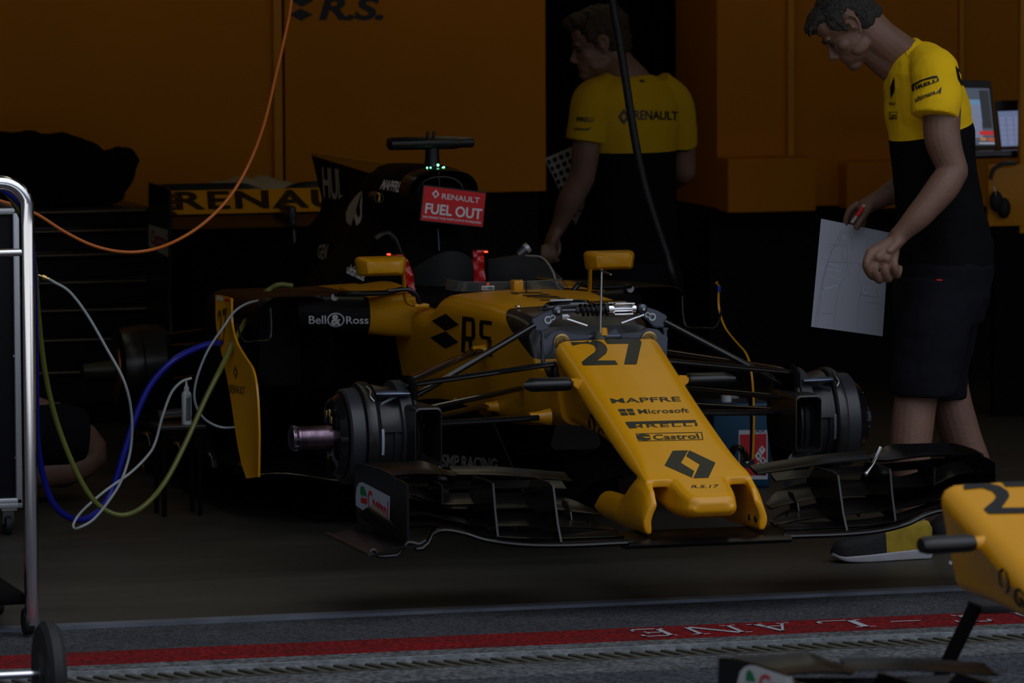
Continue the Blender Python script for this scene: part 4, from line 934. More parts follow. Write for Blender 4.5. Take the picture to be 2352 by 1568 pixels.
# ================= FRONT HUBS
IND=mat('drum_carbon',(.022,.024,.030),.38,weave=260,bump=.3,spec=.5)
PALE=mat('pale_label',(.30,.34,.40),.5)
GLD=mat('gold_foil',(.5,.33,.1),.35,.9)
for s in (-1,1):
    c=(0,1.12,.42)
    def sl(p): return [(s*d,r) for d,r in p]
    def L(name,p,m,par=car,n=48,lab=None,a0=0,a1=2*PI):
        bm=bmesh.new(); lathe(bm,sl(p),c,'X',n,a0=a0,a1=a1); return obj(name,bm,m,par,lab)
    dr=L('brake_drum',[(.595,.0),(.595,.155),(.602,.165),(.609,.167),(.612,.160),(.615,.148),(.615,.10)],CARB)
    L('drum_ring',[(.615,.158),(.615,.165),(.65,.165),(.652,.158),(.652,.135),(.615,.135)],IND,dr)
    L('brake_disc',[(.652,.120),(.652,.139),(.672,.139),(.674,.13),(.70,.13),(.702,.139),(.722,.139),(.722,.12)],mat('carbon_disc',(.016,.017,.022),.5) if s<0 else MATS['carbon_disc'],dr)
    L('drum_ring',[(.722,.12),(.722,.158),(.728,.163),(.745,.164),(.756,.158),(.757,.12)],CARB,dr)
    L('perforated_ring',[(.757,.10),(.757,.142),(.762,.146),(.800,.144),(.806,.138),(.806,.10)],IND,dr)
    L('hub_face',[(.800,.10),(.812,.128),(.822,.120),(.832,.112),(.84,.075),(.838,.045)],GLC,dr)
    # open windows in the hub face
    for k in range(6):
        a=.35+k*PI/3; bm=bmesh.new()
        pts=[]
        for r,da in ((.060,-.28),(.100,-.32),(.106,0),(.100,.32),(.060,.28)): pts.append((c[1]+r*math.cos(a+da),c[2]+r*math.sin(a+da)))
        prism(bm,pts,'X',s*.836-.004,s*.836+.004,.001); obj('hub_window',bm,MBLK,dr)
    ke=0 if s<0 else .085
    L('hub_nut',[(.82,.046),(.83,.040),(.84,.036),(.93-ke,.034),(.932-ke,.036),(.940-ke,.036),(.942-ke,.033),(.948-ke,.037),(.957-ke,.036),(.962-ke,.028),(.962-ke,0)],DST if s<0 else GUN,dr,32)
    L('hub_flange',[(.826,.118),(.834,.114),(.834,.108),(.826,.110)],STL,dr,30,'bright arc of the hub rim',a0=.2,a1=1.5)
    for k,(a,r,m) in enumerate(((.9,.070,GLD),(1.3,.078,GLD),(1.8,.070,BRS))):
        bm=bmesh.new(); box(bm,(s*.845,c[1]+r*math.cos(a)*-1,c[2]+r*math.sin(a)),(.006,.022,.022),bev=.002); obj('sensor_block',bm,m,dr)
    for k in range(10):
        a=2*PI*k/10; bm=bmesh.new(); box(bm,(s*(.948-ke),c[1]+.036*math.cos(a),c[2]+.036*math.sin(a)),(.012,.006,.006)); obj('nut_lug',bm,GUN,dr)
    # cake-tin skin: dished cover with a cut-out, white tapes
    L('drum_shroud',[(.625,.152),(.67,.146),(.715,.156)],BLK,dr,30,a0=.25*PI,a1=.95*PI)
    def tape(pts): 
        bm=bmesh.new(); P=cat([V((s*d,c[1]-.0-r*math.cos(a),c[2]+r*math.sin(a))) for d,r,a in pts],5); g=[]
        for p in P:
            rad=(p-V((p.x,c[1],c[2]))).normalized(); g.append([p+V((-.004,0,0)),p+V((.004,0,0))])
        plate(bm,g,.001); obj('marking_tape',bm,PALE,dr,'pale marking tape')
    if s>0: PALE=mat('dim_label',(.06,.07,.08),.5)
    bm=bmesh.new(); P=[V((s*.713,c[1]-.158*math.cos(a),c[2]+.158*math.sin(a))) for a in [-.28+.5*k/8 for k in range(9)]]
    plate(bm,[[p+V((-.004,0,0)),p+V((.004,0,0))] for p in P],.001); obj('marking_tape',bm,PALE,dr,'pale marking tape')
    bm=bmesh.new(); P=[V((s*(.71-.075*k/8),c[1]-.160*math.cos(.72+.25*k/8),c[2]+.160*math.sin(.72+.25*k/8))) for k in range(9)]
    plate(bm,[[p+V((0,.003,-.004)),p+V((0,-.003,.004))] for p in P],.001); obj('marking_tape',bm,PALE,dr,'pale marking tape')
    bm=bmesh.new(); tube(bm,[V((s*(.72-.10*t),c[1]-.10-.02*t,c[2]+.135)) for t in (0,.3,.7,1)],[.012,.018,.016,.008],12,flat=.6); obj('caliper_cover',bm,mat('blue_steel',(.10,.12,.17),.35,.8) if s<0 else MATS['blue_steel'],dr)
    bm=bmesh.new(); tube(bm,cat([V((s*.74,c[1]-.06,c[2]+.155)),V((s*.735,c[1]-.09,c[2]+.145)),V((s*.74,c[1]-.11,c[2]+.13)),V((s*.73,c[1]-.12,c[2]+.115))],5),.0025,6); obj('sensor_wire',bm,STL,dr)
    # brake duct scoop on the inside
    bm=bmesh.new(); rings=[]
    def rr(x0,x1,z0,z1,y,r=.015): 
        cx=(x0+x1)/2; return [(s*(cx+x),y,z) for x,z in rrect((x1-x0)/2,(x1-x0)/2,z1,z0,r,r)]
    rings=[rr(.568,.625,.365,.505,1.05,.012),rr(.562,.632,.356,.514,.90,.012),rr(.559,.635,.352,.518,.873),rr(.555,.638,.347,.523,.875),rr(.553,.640,.345,.525,.92),rr(.56,.65,.35,.52,1.12)]
    skin(bm,rings); obj('brake_duct',bm,CARB,dr)
    bm=bmesh.new(); tube(bm,cat([V((s*.62,.93,.335)),V((s*.565,.91,.335)),V((s*.545,.90,.30)),V((s*.542,.90,.245))],5),.014,8,flat=.3,up=(0,1,0)); obj('duct_fence',bm,BLK,dr)
    bm=bmesh.new(); prism(bm,[(1.0,.26),(1.0,.58),(1.05,.605),(1.2,.59),(1.24,.3),(1.15,.25)],'X',min(s*.595,s*.615),max(s*.595,s*.615),.006); obj('upright',bm,MBLK,dr)
bm=bmesh.new(); 
x0,y0=1700,960; 
rr_=bvh([o for o in bpy.data.objects if o.name.startswith('perforated_ring')][-1])
ringo=[o for o in bpy.data.objects if o.name.startswith('perforated_ring')][-1]
v,f=text2d('BRIE-27L',.0)
v=[(1-y,x) for x,y in v]
decal('lettering',(v,f),[(2009,958),(2018,958),(2014,1036),(2004,1036)],PALE,ringo.parent,rr_,.001)
bm.free()
# small leaf-shaped bracket and bolts standing on the right wing tip cascade
bm=bmesh.new(); A_=PY(2007,1063,.28); box(bm,PY(2014,1045,.28),(.010,.006,.055),Matrix.Rotation(.45,3,'Y'),.002); tube(bm,[PY(1990,1088,.27),PY(2006,1066,.27),PY(2014,1050,.27)],[.006,.003,.003],8); blob(bm,PY(1990,1088,.27),(.008,.008,.008),n=8); blob(bm,PY(2022,1082,.27),(.007,.007,.007),n=8)
obj('flap_adjuster',bm,STL,car,'bright flap adjuster')
# ================= PEOPLE
SKIN=mat('skin',(.165,.086,.058),.55,var=.12,vscale=14,bump=.15,bscale=90)
HAIRM=mat('dark_hair',(.030,.022,.016),.55,bump=.9,bscale=140,var=.4,vscale=90)
GREYH=mat('greying_hair',(.024,.020,.016),.55,bump=1,bscale=160,var=.6,vscale=110)
AUB=mat('auburn_hair',(.025,.011,.005),.55,bump=.9,bscale=140,var=.4,vscale=90)
def two_tone(name,c1,c2,co,no,rough=.85):
    """fabric in two colours meeting at a straight seam through co"""
    m=mat(name,c1,rough,bump=.35,bscale=22,spec=.08); nt=m.node_tree; n=nt.nodes; l=nt.links; b=n['Principled BSDF']
    tc=n.new('ShaderNodeTexCoord'); s=n.new('ShaderNodeVectorMath'); s.operation='SUBTRACT'; s.inputs[1].default_value=co; l.new(tc.outputs['Object'],s.inputs[0])
    d=n.new('ShaderNodeVectorMath'); d.operation='DOT_PRODUCT'; d.inputs[1].default_value=no; l.new(s.outputs[0],d.inputs[0])
    g=n.new('ShaderNodeMath'); g.operation='GREATER_THAN'; g.inputs[1].default_value=0; l.new(d.outputs['Value'],g.inputs[0])
    mx=n.new('ShaderNodeMix'); mx.data_type='RGBA'; mx.inputs[6].default_value=(*c2,1); mx.inputs[7].default_value=(*c1,1); l.new(g.outputs[0],mx.inputs[0]); l.new(mx.outputs[2],b.inputs['Base Color'])
    return m
def head(bm,Hc,fh,pitch,k=1.0,roll=0):
    fh=V(fh).normalized(); up0=V((0,0,1)); f=fh*math.cos(pitch)-up0*math.sin(pitch); up=fh*math.sin(pitch)+up0*math.cos(pitch); lf=up.cross(f)
    R=Matrix((f,lf,up)).transposed()
    def P(x,y,z): return V(Hc)+R@(V((x,y,z))*k)
    def B(c,r,n=14): blob(bm,P(*c),tuple(q*k for q in r),R,n)
    B((-.012,0,.033),(.098,.077,.086),20); B((.028,0,-.03),(.064,.060,.078),18); B((.034,0,-.078),(.060,.048,.032),16)
    B((.072,0,-.098),(.026,.027,.021)); B((.078,0,.016),(.016,.048,.012)); B((.055,0,.05),(.035,.055,.045))
    B((.086,0,-.068),(.011,.023,.006)); B((.084,0,-.079),(.011,.020,.007)); B((.066,0,-.060),(.029,.036,.034))
    for s in (-1,1):
        B((.052,s*.042,-.028),(.024,.020,.020)); B((.099,s*.009,-.043),(.010,.008,.008),8); B((.02,s*.052,-.07),(.035,.012,.022))
        g=cat([P(.006,s*.076,.012),P(-.008,s*.083,.026),P(-.024,s*.086,.018),P(-.026,s*.084,-.008),P(-.012,s*.078,-.034),P(-.002,s*.075,-.036)],5); limb(bm,g,[.0045*k,.0055*k,.0055*k,.005*k,.006*k],8,2)
        B((-.010,s*.077,-.006),(.013,.005,.022),8); B((-.0,s*.078,-.008),(.005,.006,.008),6)
    limb(bm,[P(.082,0,.006),P(.097,0,-.018),P(.108,0,-.036)],[.009*k,.010*k,.0125*k],10,4)
    return P,R
def face_bits(P,R,root,k,hairm):
    for s in (-1,1):
        bm=bmesh.new(); blob(bm,P(.079,s*.031,-.006),(.009*k,.014*k,.007*k),R,8); obj('eye',bm,mat('eye',(.02,.015,.012),.3) if 'eye' not in MATS else MATS['eye'],root)
        bm=bmesh.new(); limb(bm,[P(.094,s*.014,.012),P(.092,s*.032,.018),P(.078,s*.050,.010)],[.003*k,.0042*k,.002*k],8,4); obj('eyebrow',bm,hairm,root)
def finger(bm,pts,r0=.0095,r1=.0075): limb(bm,pts,[r0,(r0+r1)/2,r1],10,4)
# ---------------- mechanic on the right, in profile, holding a drawing
Y0=1.15
man=thing('person','person in yellow and black shirt, head bowed in profile, holding a drawing and a pen','person',(PY(2080,1290,1.05).x,1.05,0))
fh=(-.962,.272,0); side=V((-.272,-.962,0))   # side: towards the camera
Sc=lambda px,py,Y: PY(px,py,Y)
bm=bmesh.new()
Hc=PY(1949,56,Y0); P,R=head(bm,Hc,fh,math.radians(46))
nb=PY(2082,140,Y0)
limb(bm,[P(-.035,0,-.045),P(-.035,0,-.10),nb],[(.062,.058),(.060,.060),(.066,.075)],20,6,True)
limb(bm,[P(-.005,0,-.07),PY(2058,150,Y0)],[.050,.060],14,5); limb(bm,[P(.012,0,-.078),PY(2052,158,Y0)],[.044,.048],14,5)
def torso(bm,rows,f,s,Yc):
    out=[]
    for px,py,ra,rb in rows:
        c=PY(px,py,Yc); out.append((c,V(f)*ra,V(s)*rb))
    ellrings(bm,out)
torso(bm,[(2095,100,.03,.04),(2105,130,.07,.13),(2120,180,.105,.165),(2132,250,.118,.165),(2138,330,.118,.155),(2145,430,.118,.148),(2160,520,.128,.155),(2165,600,.13,.165),(2160,680,.11,.16)],fh,side,Y0)
# near arm
sh=PY(2150,165,Y0-.17); el=PY(2190,392,Y0-.26); wr=PY(2066,540,Y0-.27)
limb(bm,[sh,PY(2162,240,Y0-.21),PY(2165,320,Y0-.24),el],[.060,.060,.056,.046],18)
limb(bm,[el,PY(2165,430,Y0-.27),PY(2115,490,Y0-.28),wr],[.047,(.050,.053),(.042,.046),(.029,.033)],18)
kn=PY(2012,596,Y0-.27)
limb(bm,[wr,PY(2050,560,Y0-.27),PY(2030,580,Y0-.28)],[(.030,.033),(.024,.042),(.020,.044)],16)
# hand: palm plate facing the camera with its back, fingers hanging and curled under
pal=[PY(1998,582,Y0-.29),PY(2015,592,Y0-.305),PY(2034,595,Y0-.305),PY(2052,592,Y0-.29)]
for i,p in enumerate(pal): limb(bm,[PY(2052,556,Y0-.28),p],[.022,.017],12,4)
fg=[((1998,582),(1990,610),(2004,634)),((2015,592),(2008,622),(2020,643)),((2034,595),(2032,622),(2040,641)),((2052,592),(2055,616),(2060,632))]
for i,(a,b,c) in enumerate(fg):
    finger(bm,[PY(*a,Y0-.295),PY(*b,Y0-.305),PY(*c,Y0-.285),PY(c[0]+5,c[1]-16,Y0-.255)],.0145-.001*(i==3),.0125)
blob(bm,PY(2036,590,Y0-.27),(.026,.018,.028),n=10)
limb(bm,[PY(2040,566,Y0-.255),PY(2012,588,Y0-.235),PY(2000,618,Y0-.24)],[.018,.014,.011],12)
# far arm
limb(bm,[PY(2120,170,Y0+.17),PY(2130,300,Y0+.24),PY(2120,410,Y0+.25)],[.058,.055,.046],16)
w2=PY(2012,462,Y0+.24)
limb(bm,[PY(2120,410,Y0+.25),PY(2070,432,Y0+.25),w2],[.047,.043,(.028,.032)],16)
limb(bm,[w2,PY(1992,472,Y0+.24),PY(1975,480,Y0+.235)],[(.028,.032),(.026,.038),(.020,.034)],14)
finger(bm,[PY(1970,468,Y0+.22),PY(1952,482,Y0+.225),PY(1943,505,Y0+.235),PY(1942,525,Y0+.245)],.0115,.009)
finger(bm,[PY(1978,472,Y0+.24),PY(1962,492,Y0+.25),PY(1955,515,Y0+.255)],.0115,.009)
finger(bm,[PY(1985,478,Y0+.26),PY(1975,500,Y0+.27),PY(1968,522,Y0+.27)],.0115,.009)
finger(bm,[PY(1990,482,Y0+.275),PY(1985,505,Y0+.28),PY(1980,522,Y0+.28)],.010,.008)
limb(bm,[PY(1998,474,Y0+.215),PY(1984,492,Y0+.20),PY(1974,508,Y0+.195),PY(1967,523,Y0+.196)],[.0165,.014,.0125,.0105],12)
# legs
limb(bm,[PY(2148,720,Y0-.10),PY(2125,780,Y0-.12),PY(2106,900,Y0-.14),PY(2098,960,Y0-.15),PY(2092,1030,Y0-.16),PY(2092,1120,Y0-.165),PY(2098,1195,Y0-.17),PY(2100,1232,Y0-.17)],[.080,.080,.066,.066,.064,.050,.037,.036],20,4)
limb(bm,[PY(2162,720,Y0+.09),PY(2165,780,Y0+.10),PY(2178,890,Y0+.10),PY(2196,970,Y0+.10),PY(2225,1050,Y0+.10),PY(2262,1120,Y0+.10),PY(2285,1172,Y0+.10)],[.080,.080,.064,.066,.062,.046,.038],20,4)
body=fuse('body',bm,SKIN,man,.0032,7)
face_bits(P,R,man,1,GREYH)
# hair
bm=bmesh.new(); B=lambda c,r: blob(bm,P(*c),r,R,16)
B((-.020,0,.048),(.098,.079,.080)); B((-.050,0,.014),(.064,.073,.060)); B((.045,0,.080),(.050,.060,.032)); B((.080,.0,.072),(.026,.050,.022)); B((-.072,0,-.030),(.036,.052,.030))
for s in (-1,1): B((.0,s*.062,.038),(.05,.017,.04)); B((-.045,s*.048,-.02),(.030,.024,.035)); limb(bm,[P(.016,s*.072,.03),P(.018,s*.071,-.004)],[.009,.005],8,3)
for k in range(40):
    a=random.uniform(-1,1); b=random.uniform(.0,1.0); q=V((.07-.10*b,.06*a,.088+.02*b-.03*a*a)); limb(bm,[P(*q),P(q.x+.03,q.y+random.uniform(-.01,.01),q.z+.004),P(q.x+.046,q.y,q.z-.012)],[.008,.006,.002],6,3)
fuse('hair',bm,GREYH,man,.0035,2,disp=lambda c,n: c+n*(noise.noise(c*60)*.004+noise.noise(c*170)*.002))
# shirt
seam_co=PY(2032,326,Y0); seam2=PY(2245,272,Y0); dd=(seam2-seam_co).normalized(); nn=V((-dd.z*1,0,dd.x)) ; nn=nn if nn.z>0 else -nn
SH=two_tone('team_shirt',(.80,.49,.010),(.005,.005,.0055),seam_co,nn.normalized())
bm=bmesh.new()
torso(bm,[(2092,96,.030,.060),(2092,112,.060,.090),(2102,135,.088,.150),(2112,165,.108,.185),(2124,200,.126,.195),(2132,250,.134,.188),(2138,300,.135,.178),(2142,360,.131,.172),(2150,430,.133,.170),(2163,500,.142,.175),(2170,560,.150,.182),(2172,606,.152,.185)],fh,side,Y0)
limb(bm,[PY(2120,128,Y0-.10),PY(2146,170,Y0-.18),PY(2152,215,Y0-.215),PY(2147,268,Y0-.235)],[.055,.078,.077,.073],20,5,False)
limb(bm,[PY(2120,128,Y0+.10),PY(2128,170,Y0+.18),PY(2125,260,Y0+.24)],[.055,.078,.072],20,5,False)
limb(bm,[PY(2105,185,Y0),PY(2085,140,Y0),PY(2068,122,Y0)],[(.09,.10),(.074,.082),(.069,.073)],20,4,False)
shirt=fuse('shirt',bm,SH,man,.0055,5,disp=lambda c,n: c+n*(noise.noise(V((c.x*7+c.z*3,c.y*7,c.z*14)))*.007+noise.noise(c*30)*.002))
stt=bvh(shirt)
zt4=4.3545
def sh(name,polys,ms=BLET): return decal(name,pxpolys(polys,zt4,1820,0),FULL,ms,shirt,stt,.003,10)
def sx(s,q,b=.02,sp=1,shr=0,g=6): return decal('lettering',text2d(s,b,sp,shr),[(x/zt4+1820,y/zt4) for x,y in q],BLET,shirt,stt,.003,g)
sh('lettering',[[(1190,858),(1210,845),(1280,805),(1400,765),(1440,758),(1455,768),(1452,780),(1400,785),(1300,812),(1225,860),(1228,905),(1208,915)]])
sx('IRELLI',[(1238,862),(1462,780),(1464,812),(1244,900)],.04)
sx('ultimate',[(1228,972),(1425,900),(1432,940),(1236,1026)],.02)
sh('emblem',[[(1422,945),(1440,928),(1492,868),(1482,940),(1462,932),(1470,905),(1448,936)]])
sh('emblem',[[(1022,768),(985,875),(992,985),(1028,905),(1026,872),(1004,930),(1003,880),(1028,812)]])
sx('RENAULT',[(972,1022),(1040,1018),(1040,1050),(975,1055)],.02,g=4)
sx('Castrol',[(975,1130),(1052,1125),(1050,1182),(975,1186)],.02,g=4)
decal('sticker_frame',FRAME,[(x/zt4+1820,y/zt4) for x,y in ((966,1120),(1058,1115),(1058,1188),(968,1194))],BLET,shirt,stt,.003)
sh('emblem',[[(1625,660),(1680,725),(1714,845),(1690,862),(1652,790)]]);
decal('emblem',pxpolys([[(1652,715),(1675,750),(1698,830),(1670,790)]],zt4,1820,0),FULL,mat('shirt_yellow',(.80,.49,.010),.85),shirt,stt,.004,6)
sx('Infiniti',[(1150,435),(1175,500),(1160,505),(1136,440)],.0,g=3); sx('Engineered',[(1128,460),(1150,555),(1130,560),(1105,480)],.0,g=3)
# shorts
SHO=mat('black_shorts',(.008,.008,.011),.95,bump=.4,bscale=20,spec=.08)
bm=bmesh.new()
torso(bm,[(2170,575,.135,.17),(2170,610,.152,.200),(2165,680,.155,.205),(2155,740,.140,.200)],fh,side,Y0)
limb(bm,[PY(2155,660,Y0-.09),PY(2140,760,Y0-.12),PY(2122,860,Y0-.14),PY(2120,905,Y0-.14)],[.115,.113,.108,.108],22,5,False)
limb(bm,[PY(2165,660,Y0+.09),PY(2160,760,Y0+.10),PY(2150,860,Y0+.10),PY(2148,912,Y0+.10)],[.115,.110,.100,.098],22,5,False)
shorts=fuse('shorts',bm,SHO,man,.0065,4,disp=lambda c,n: c+n*(noise.noise(V((c.x*6,c.y*6,c.z*9)))*.010+noise.noise(c*24)*.003))
sht=bvh(shorts); decal('pocket_tag',pxpolys([[(2151,643),(2164,643),(2164,646),(2151,646)]]),FULL,RED,shorts,sht,.003)
# shoes
SOLE=mat('white_sole',(.32,.31,.34),.7,var=.15,vscale=20); SHY=mat('yellow_shoe',(.26,.18,.006),.8,var=.2,vscale=30); SHB=mat('black_shoe',(.005,.005,.006),.8,bump=.3,bscale=60)
def shoe(toe,heel,lift=0,label=None):
    toe=V(toe); heel=V(heel); d=(heel-toe); L=d.length; d.normalize(); w=V((0,0,1)).cross(d).normalized(); up=d.cross(w); up=up if up.z>0 else -up
    st=[(0,.010,.018,.040),(.03,.028,.012,.056),(.10,.043,.004,.068),(.3,.050,0,.080),(.5,.046,0,.100),(.68,.040,0,.118),(.85,.038,0,.120),(.97,.030,0,.112),(1,.012,.006,.095)]
    bm=bmesh.new(); rings=[]; bs=bmesh.new(); r2=[]
    for k in range(25):
        t=k/24; q=interp(st,t); c=toe+d*(t*L)
        rings.append([c+w*x+up*(z) for x,z in rrect(q[1]*.82,q[1],q[3],max(.012,q[2]+.006),min(q[1]*.6,(q[3]-max(.012,q[2]+.006))*.48),.003)])
        r2.append([c+w*x+up*z for x,z in rrect(q[1]+.003,q[1]+.003,max(.018+.016*t,q[2]+.012),q[2],.005,.005)])
    skin(bm,rings); skin(bs,r2)
    co=toe+d*(.50*L); 
    b1=bislice(bm,co,d,-1); b2=bislice(bm,co,d,1); bm.free()
    u=obj('shoe',b1,SHB,man,label or 'black toed trainer'); obj('heel_quarter',b2,SHY,u); obj('sole',bs,SOLE,u)
gz=0.0
t1=PZ(1893,1275,.0); h1=PZ(2133,1287,0)
shoe((t1.x-.035,.95,.001),(t1.x+.295,.97,.001))
t2=PY(2140,1275,Y0+.10); shoe((t2.x,Y0+.10,.004),(t2.x+.27,Y0+.12,.085))
# paper and pen (separate things)
pa=[PY(x,y,Y0+z) for x,y,z in ((1886,502,.22),(2043,534,.24),(2027,772,.22),(1863,750,.20))]
pap=thing('drawing_sheet','large pale sheet with pencil drawing held by the mechanic on the right','paper',pa[3].lerp(pa[2],.5))
bm=bmesh.new(); g=[]
for i in range(9):
    g.append([(pa[0].lerp(pa[3],i/8)).lerp(pa[1].lerp(pa[2],i/8),j/8)+V((0,.006*math.sin(PI*j/8),0)) for j in range(9)])
plate(bm,g,.0012,(0,-1,0)); sheet=obj('sheet',bm,mat('pale_paper',(.42,.43,.50),.7),pap)
pt_=bvh(sheet); PEN=mat('pencil_line',(.26,.27,.31),.8); BLU=mat('light_blue_ink',(.62,.68,.85),.6)
def lines(ls,m,w=1.0,name='drawing'):
    polys=[]
    for l in ls:
        for (x0,y0),(x1,y1) in zip(l,l[1:]):
            dx,dy=x1-x0,y1-y0; L=math.hypot(dx,dy) or 1; nx,ny=-dy/L*w/2,dx/L*w/2
            polys.append([(x0+nx,y0+ny),(x1+nx,y1+ny),(x1-nx,y1-ny),(x0-nx,y0-ny)])
    decal(name,pxpolys(polys,4.1267,1820,420),FULL,m,sheet,pt_,.0008)
circ=lambda cx,cy,rx,ry,n=18:[(cx+rx*math.cos(2*PI*k/n),cy+ry*math.sin(2*PI*k/n)) for k in range(n+1)]
lines([circ(492,512,40,42),circ(494,516,62,66),circ(742,568,36,40),[(440,480),(385,620),(330,750),(300,890),(262,1010),(210,1355)],[(450,560),(370,640),(290,900),(235,1360)],[(560,510),(570,640)],[(470,600),(465,720),(520,730),(516,600),(470,600)],[(330,750),(560,752)],[(520,765),(535,890)],[(390,1370),(410,1150),(440,990),(470,920),(500,895)],[(590,900),(640,940),(655,1000),(630,1130),(612,1350)],[(620,760),(655,800),(610,890)],[(340,580),(420,590),(460,590)],[(265,995),(300,1000)],[(270,1230),(390,1240)],[(700,930),(700,1000),(655,1065),(820,1082),(790,1010)],[(690,1130),(830,1145),(860,1175)]],PEN,3.2)
lines([[(345,762),(400,778),(440,800)],[(260,800),(290,820)],[(330,818),(400,828),(460,838)],[(350,885),(400,905),(435,915),(465,910)],[(305,1002),(340,990),(380,985),(390,970),(430,985)],[(300,1005),(360,997),(385,990)],[(668,990),(740,996)],[(672,1000),(672,1040),(700,1050),(690,1010)]],BLU,5,'ink_mark')
pen=thing('pen','red and grey pen between the fingers of the mechanic on the right','pen',PY(1957,511,Y0+.19))
a_=PY(1957,511,Y0+.185); b_=PY(1987,470,Y0+.17)
bm=bmesh.new(); tube(bm,[a_,a_.lerp(b_,.35)],.0055,10); tube(bm,[a_.lerp(b_,.88),b_],.0052,10); obj('barrel',bm,mat('pen_grey',(.35,.33,.35),.35),pen)
bm=bmesh.new(); tube(bm,[a_.lerp(b_,.35),a_.lerp(b_,.88)],.0057,10); obj('grip',bm,RED,pen,'red middle section')
# ---------------- mechanic behind the car, back turned
Yb=4.2; SC=.655/.786
bk=thing('person','person in yellow and black shirt seen from behind by the dark doorway, face turned left','person',(PY(1450,1100,Yb).x,Yb,0))
fb=V((-.42,.907,0)); sb=V((-.907,-.42,0))
bm=bmesh.new(); Hb=PY(1376,100,Yb-.02); Pb,Rb=head(bm,Hb,(-.93,.22,0),math.radians(14))
limb(bm,[Pb(-.03,0,-.04),PY(1420,150,Yb),PY(1452,195,Yb+.02)],[(.060,.058),(.062,.062),(.075,.085)],18)
def tor(bm,rows):
    ellrings(bm,[(PY(px,py,Yb),fb*ra,sb*rb) for px,py,ra,rb in rows])
tor(bm,[(1452,190,.05,.08),(1455,215,.09,.17),(1455,300,.115,.17),(1455,420,.11,.15),(1458,560,.12,.16),(1458,640,.11,.15)])
limb(bm,[PY(1362,232,Yb-.05),PY(1350,320,Yb-.06),PY(1338,405,Yb-.05)],[.058,.054,.046],16)
limb(bm,[PY(1338,405,Yb-.05),PY(1310,460,Yb-.03),PY(1283,520,Yb)],[.047,.046,(.028,.032)],16)
limb(bm,[PY(1283,520,Yb),PY(1268,548,Yb),PY(1260,572,Yb)],[(.028,.032),(.022,.040),(.018,.036)],12)
for i in range(4):
    finger(bm,[PY(1248+8*i,566+i,Yb-.02),PY(1246+9*i,588,Yb-.03),PY(1254+9*i,604-i*2,Yb-.01)],.0105,.009)
finger(bm,[PY(1278,545,Yb+.03),PY(1284,570,Yb+.03),PY(1280,586,Yb+.02)],.012,.009)
limb(bm,[PY(1548,235,Yb+.04),PY(1562,320,Yb+.08),PY(1570,392,Yb+.10)],[.058,.054,.046],16)
limb(bm,[PY(1570,392,Yb+.10),PY(1545,412,Yb+.22),PY(1515,420,Yb+.33)],[.046,.042,.028],14)
for k in range(4): finger(bm,[PY(1512-3*k,418+5*k,Yb+.33),PY(1500-3*k,424+5*k,Yb+.38),PY(1494-2*k,430+5*k,Yb+.42)],.0105,.008)
finger(bm,[PY(1515,416,Yb+.33),PY(1506,410,Yb+.37)],.011,.009)
for s in (-1,1):
    hp=PY(1458,640,Yb)-sb*s*.09
    limb(bm,[hp,V((hp.x-.01,Yb-.0+.02*s,.42)),V((hp.x+.0,Yb+.03,.30)),V((hp.x,Yb+.04,.09))],[.085,.060,.056,.040],16)
body2=fuse('body',bm,SKIN,bk,.005,4)
face_bits(Pb,Rb,bk,1,AUB)
bm=bmesh.new(); B=lambda c,r: blob(bm,Pb(*c),r,Rb,16)
B((-.020,0,.055),(.104,.084,.084)); B((-.055,0,.010),(.065,.077,.066)); B((.05,0,.095),(.055,.066,.034)); B((.085,0,.088),(.028,.05,.024)); B((-.078,0,-.028),(.034,.055,.034))
for s in (-1,1): B((.0,s*.062,.038),(.05,.018,.04)); limb(bm,[Pb(.016,s*.072,.03),Pb(.018,s*.071,-.012)],[.009,.005],8,3)
fuse('hair',bm,AUB,bk,.005,2,disp=lambda c,n: c+n*(noise.noise(c*50)*.008))
bm=bmesh.new()
tor(bm,[(1450,172,.06,.085),(1453,186,.085,.135),(1455,205,.105,.185),(1455,235,.122,.205),(1455,290,.130,.195),(1455,350,.126,.178),(1456,450,.124,.172),(1458,540,.13,.18),(1458,600,.135,.185)])
limb(bm,[PY(1400,190,Yb),PY(1362,232,Yb-.05),PY(1352,285,Yb-.06),PY(1345,325,Yb-.06)],[.055,.075,.074,.073],18,5,False)
limb(bm,[PY(1510,190,Yb+.02),PY(1548,235,Yb+.04),PY(1556,290,Yb+.06),PY(1560,335,Yb+.08)],[.055,.072,.070,.066],18,5,False)
sc0=PY(1455,347,Yb); SH2=two_tone('team_shirt_shaded',(.46,.27,.006),(.004,.004,.0045),sc0,V((0,0,1)))  # darker copy of the team shirt; weaker light at the rear put into colour
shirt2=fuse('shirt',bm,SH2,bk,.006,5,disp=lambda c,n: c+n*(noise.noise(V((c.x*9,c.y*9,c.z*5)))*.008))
s2=bvh(shirt2)
decal('emblem',diamond_logo(.28),[(1419,250),(1446,250),(1446,286),(1419,286)],BLET,shirt2,s2,.003)
decal('lettering',text2d('RENAULT',.02),[(1456,253),(1556,256),(1556,276),(1456,275)],BLET,shirt2,s2,.003,8)
decal('lettering',text2d('PIRELLI',.03),[(1326,268),(1364,270),(1363,280),(1325,280)],BLET,shirt2,s2,.003,5)
decal('lettering',text2d('ultimate',.02),[(1320,292),(1350,293),(1348,300),(1319,299)],BLET,shirt2,s2,.003,5)
decal('emblem',pxpolys([[(1344,299),(1352,294),(1359,291),(1352,299)]]),FULL,BLET,shirt2,s2,.003)
decal('emblem',rs_mark(),[(1466,184),(1483,184),(1483,190),(1466,190)],BLET,shirt2,s2,.003)
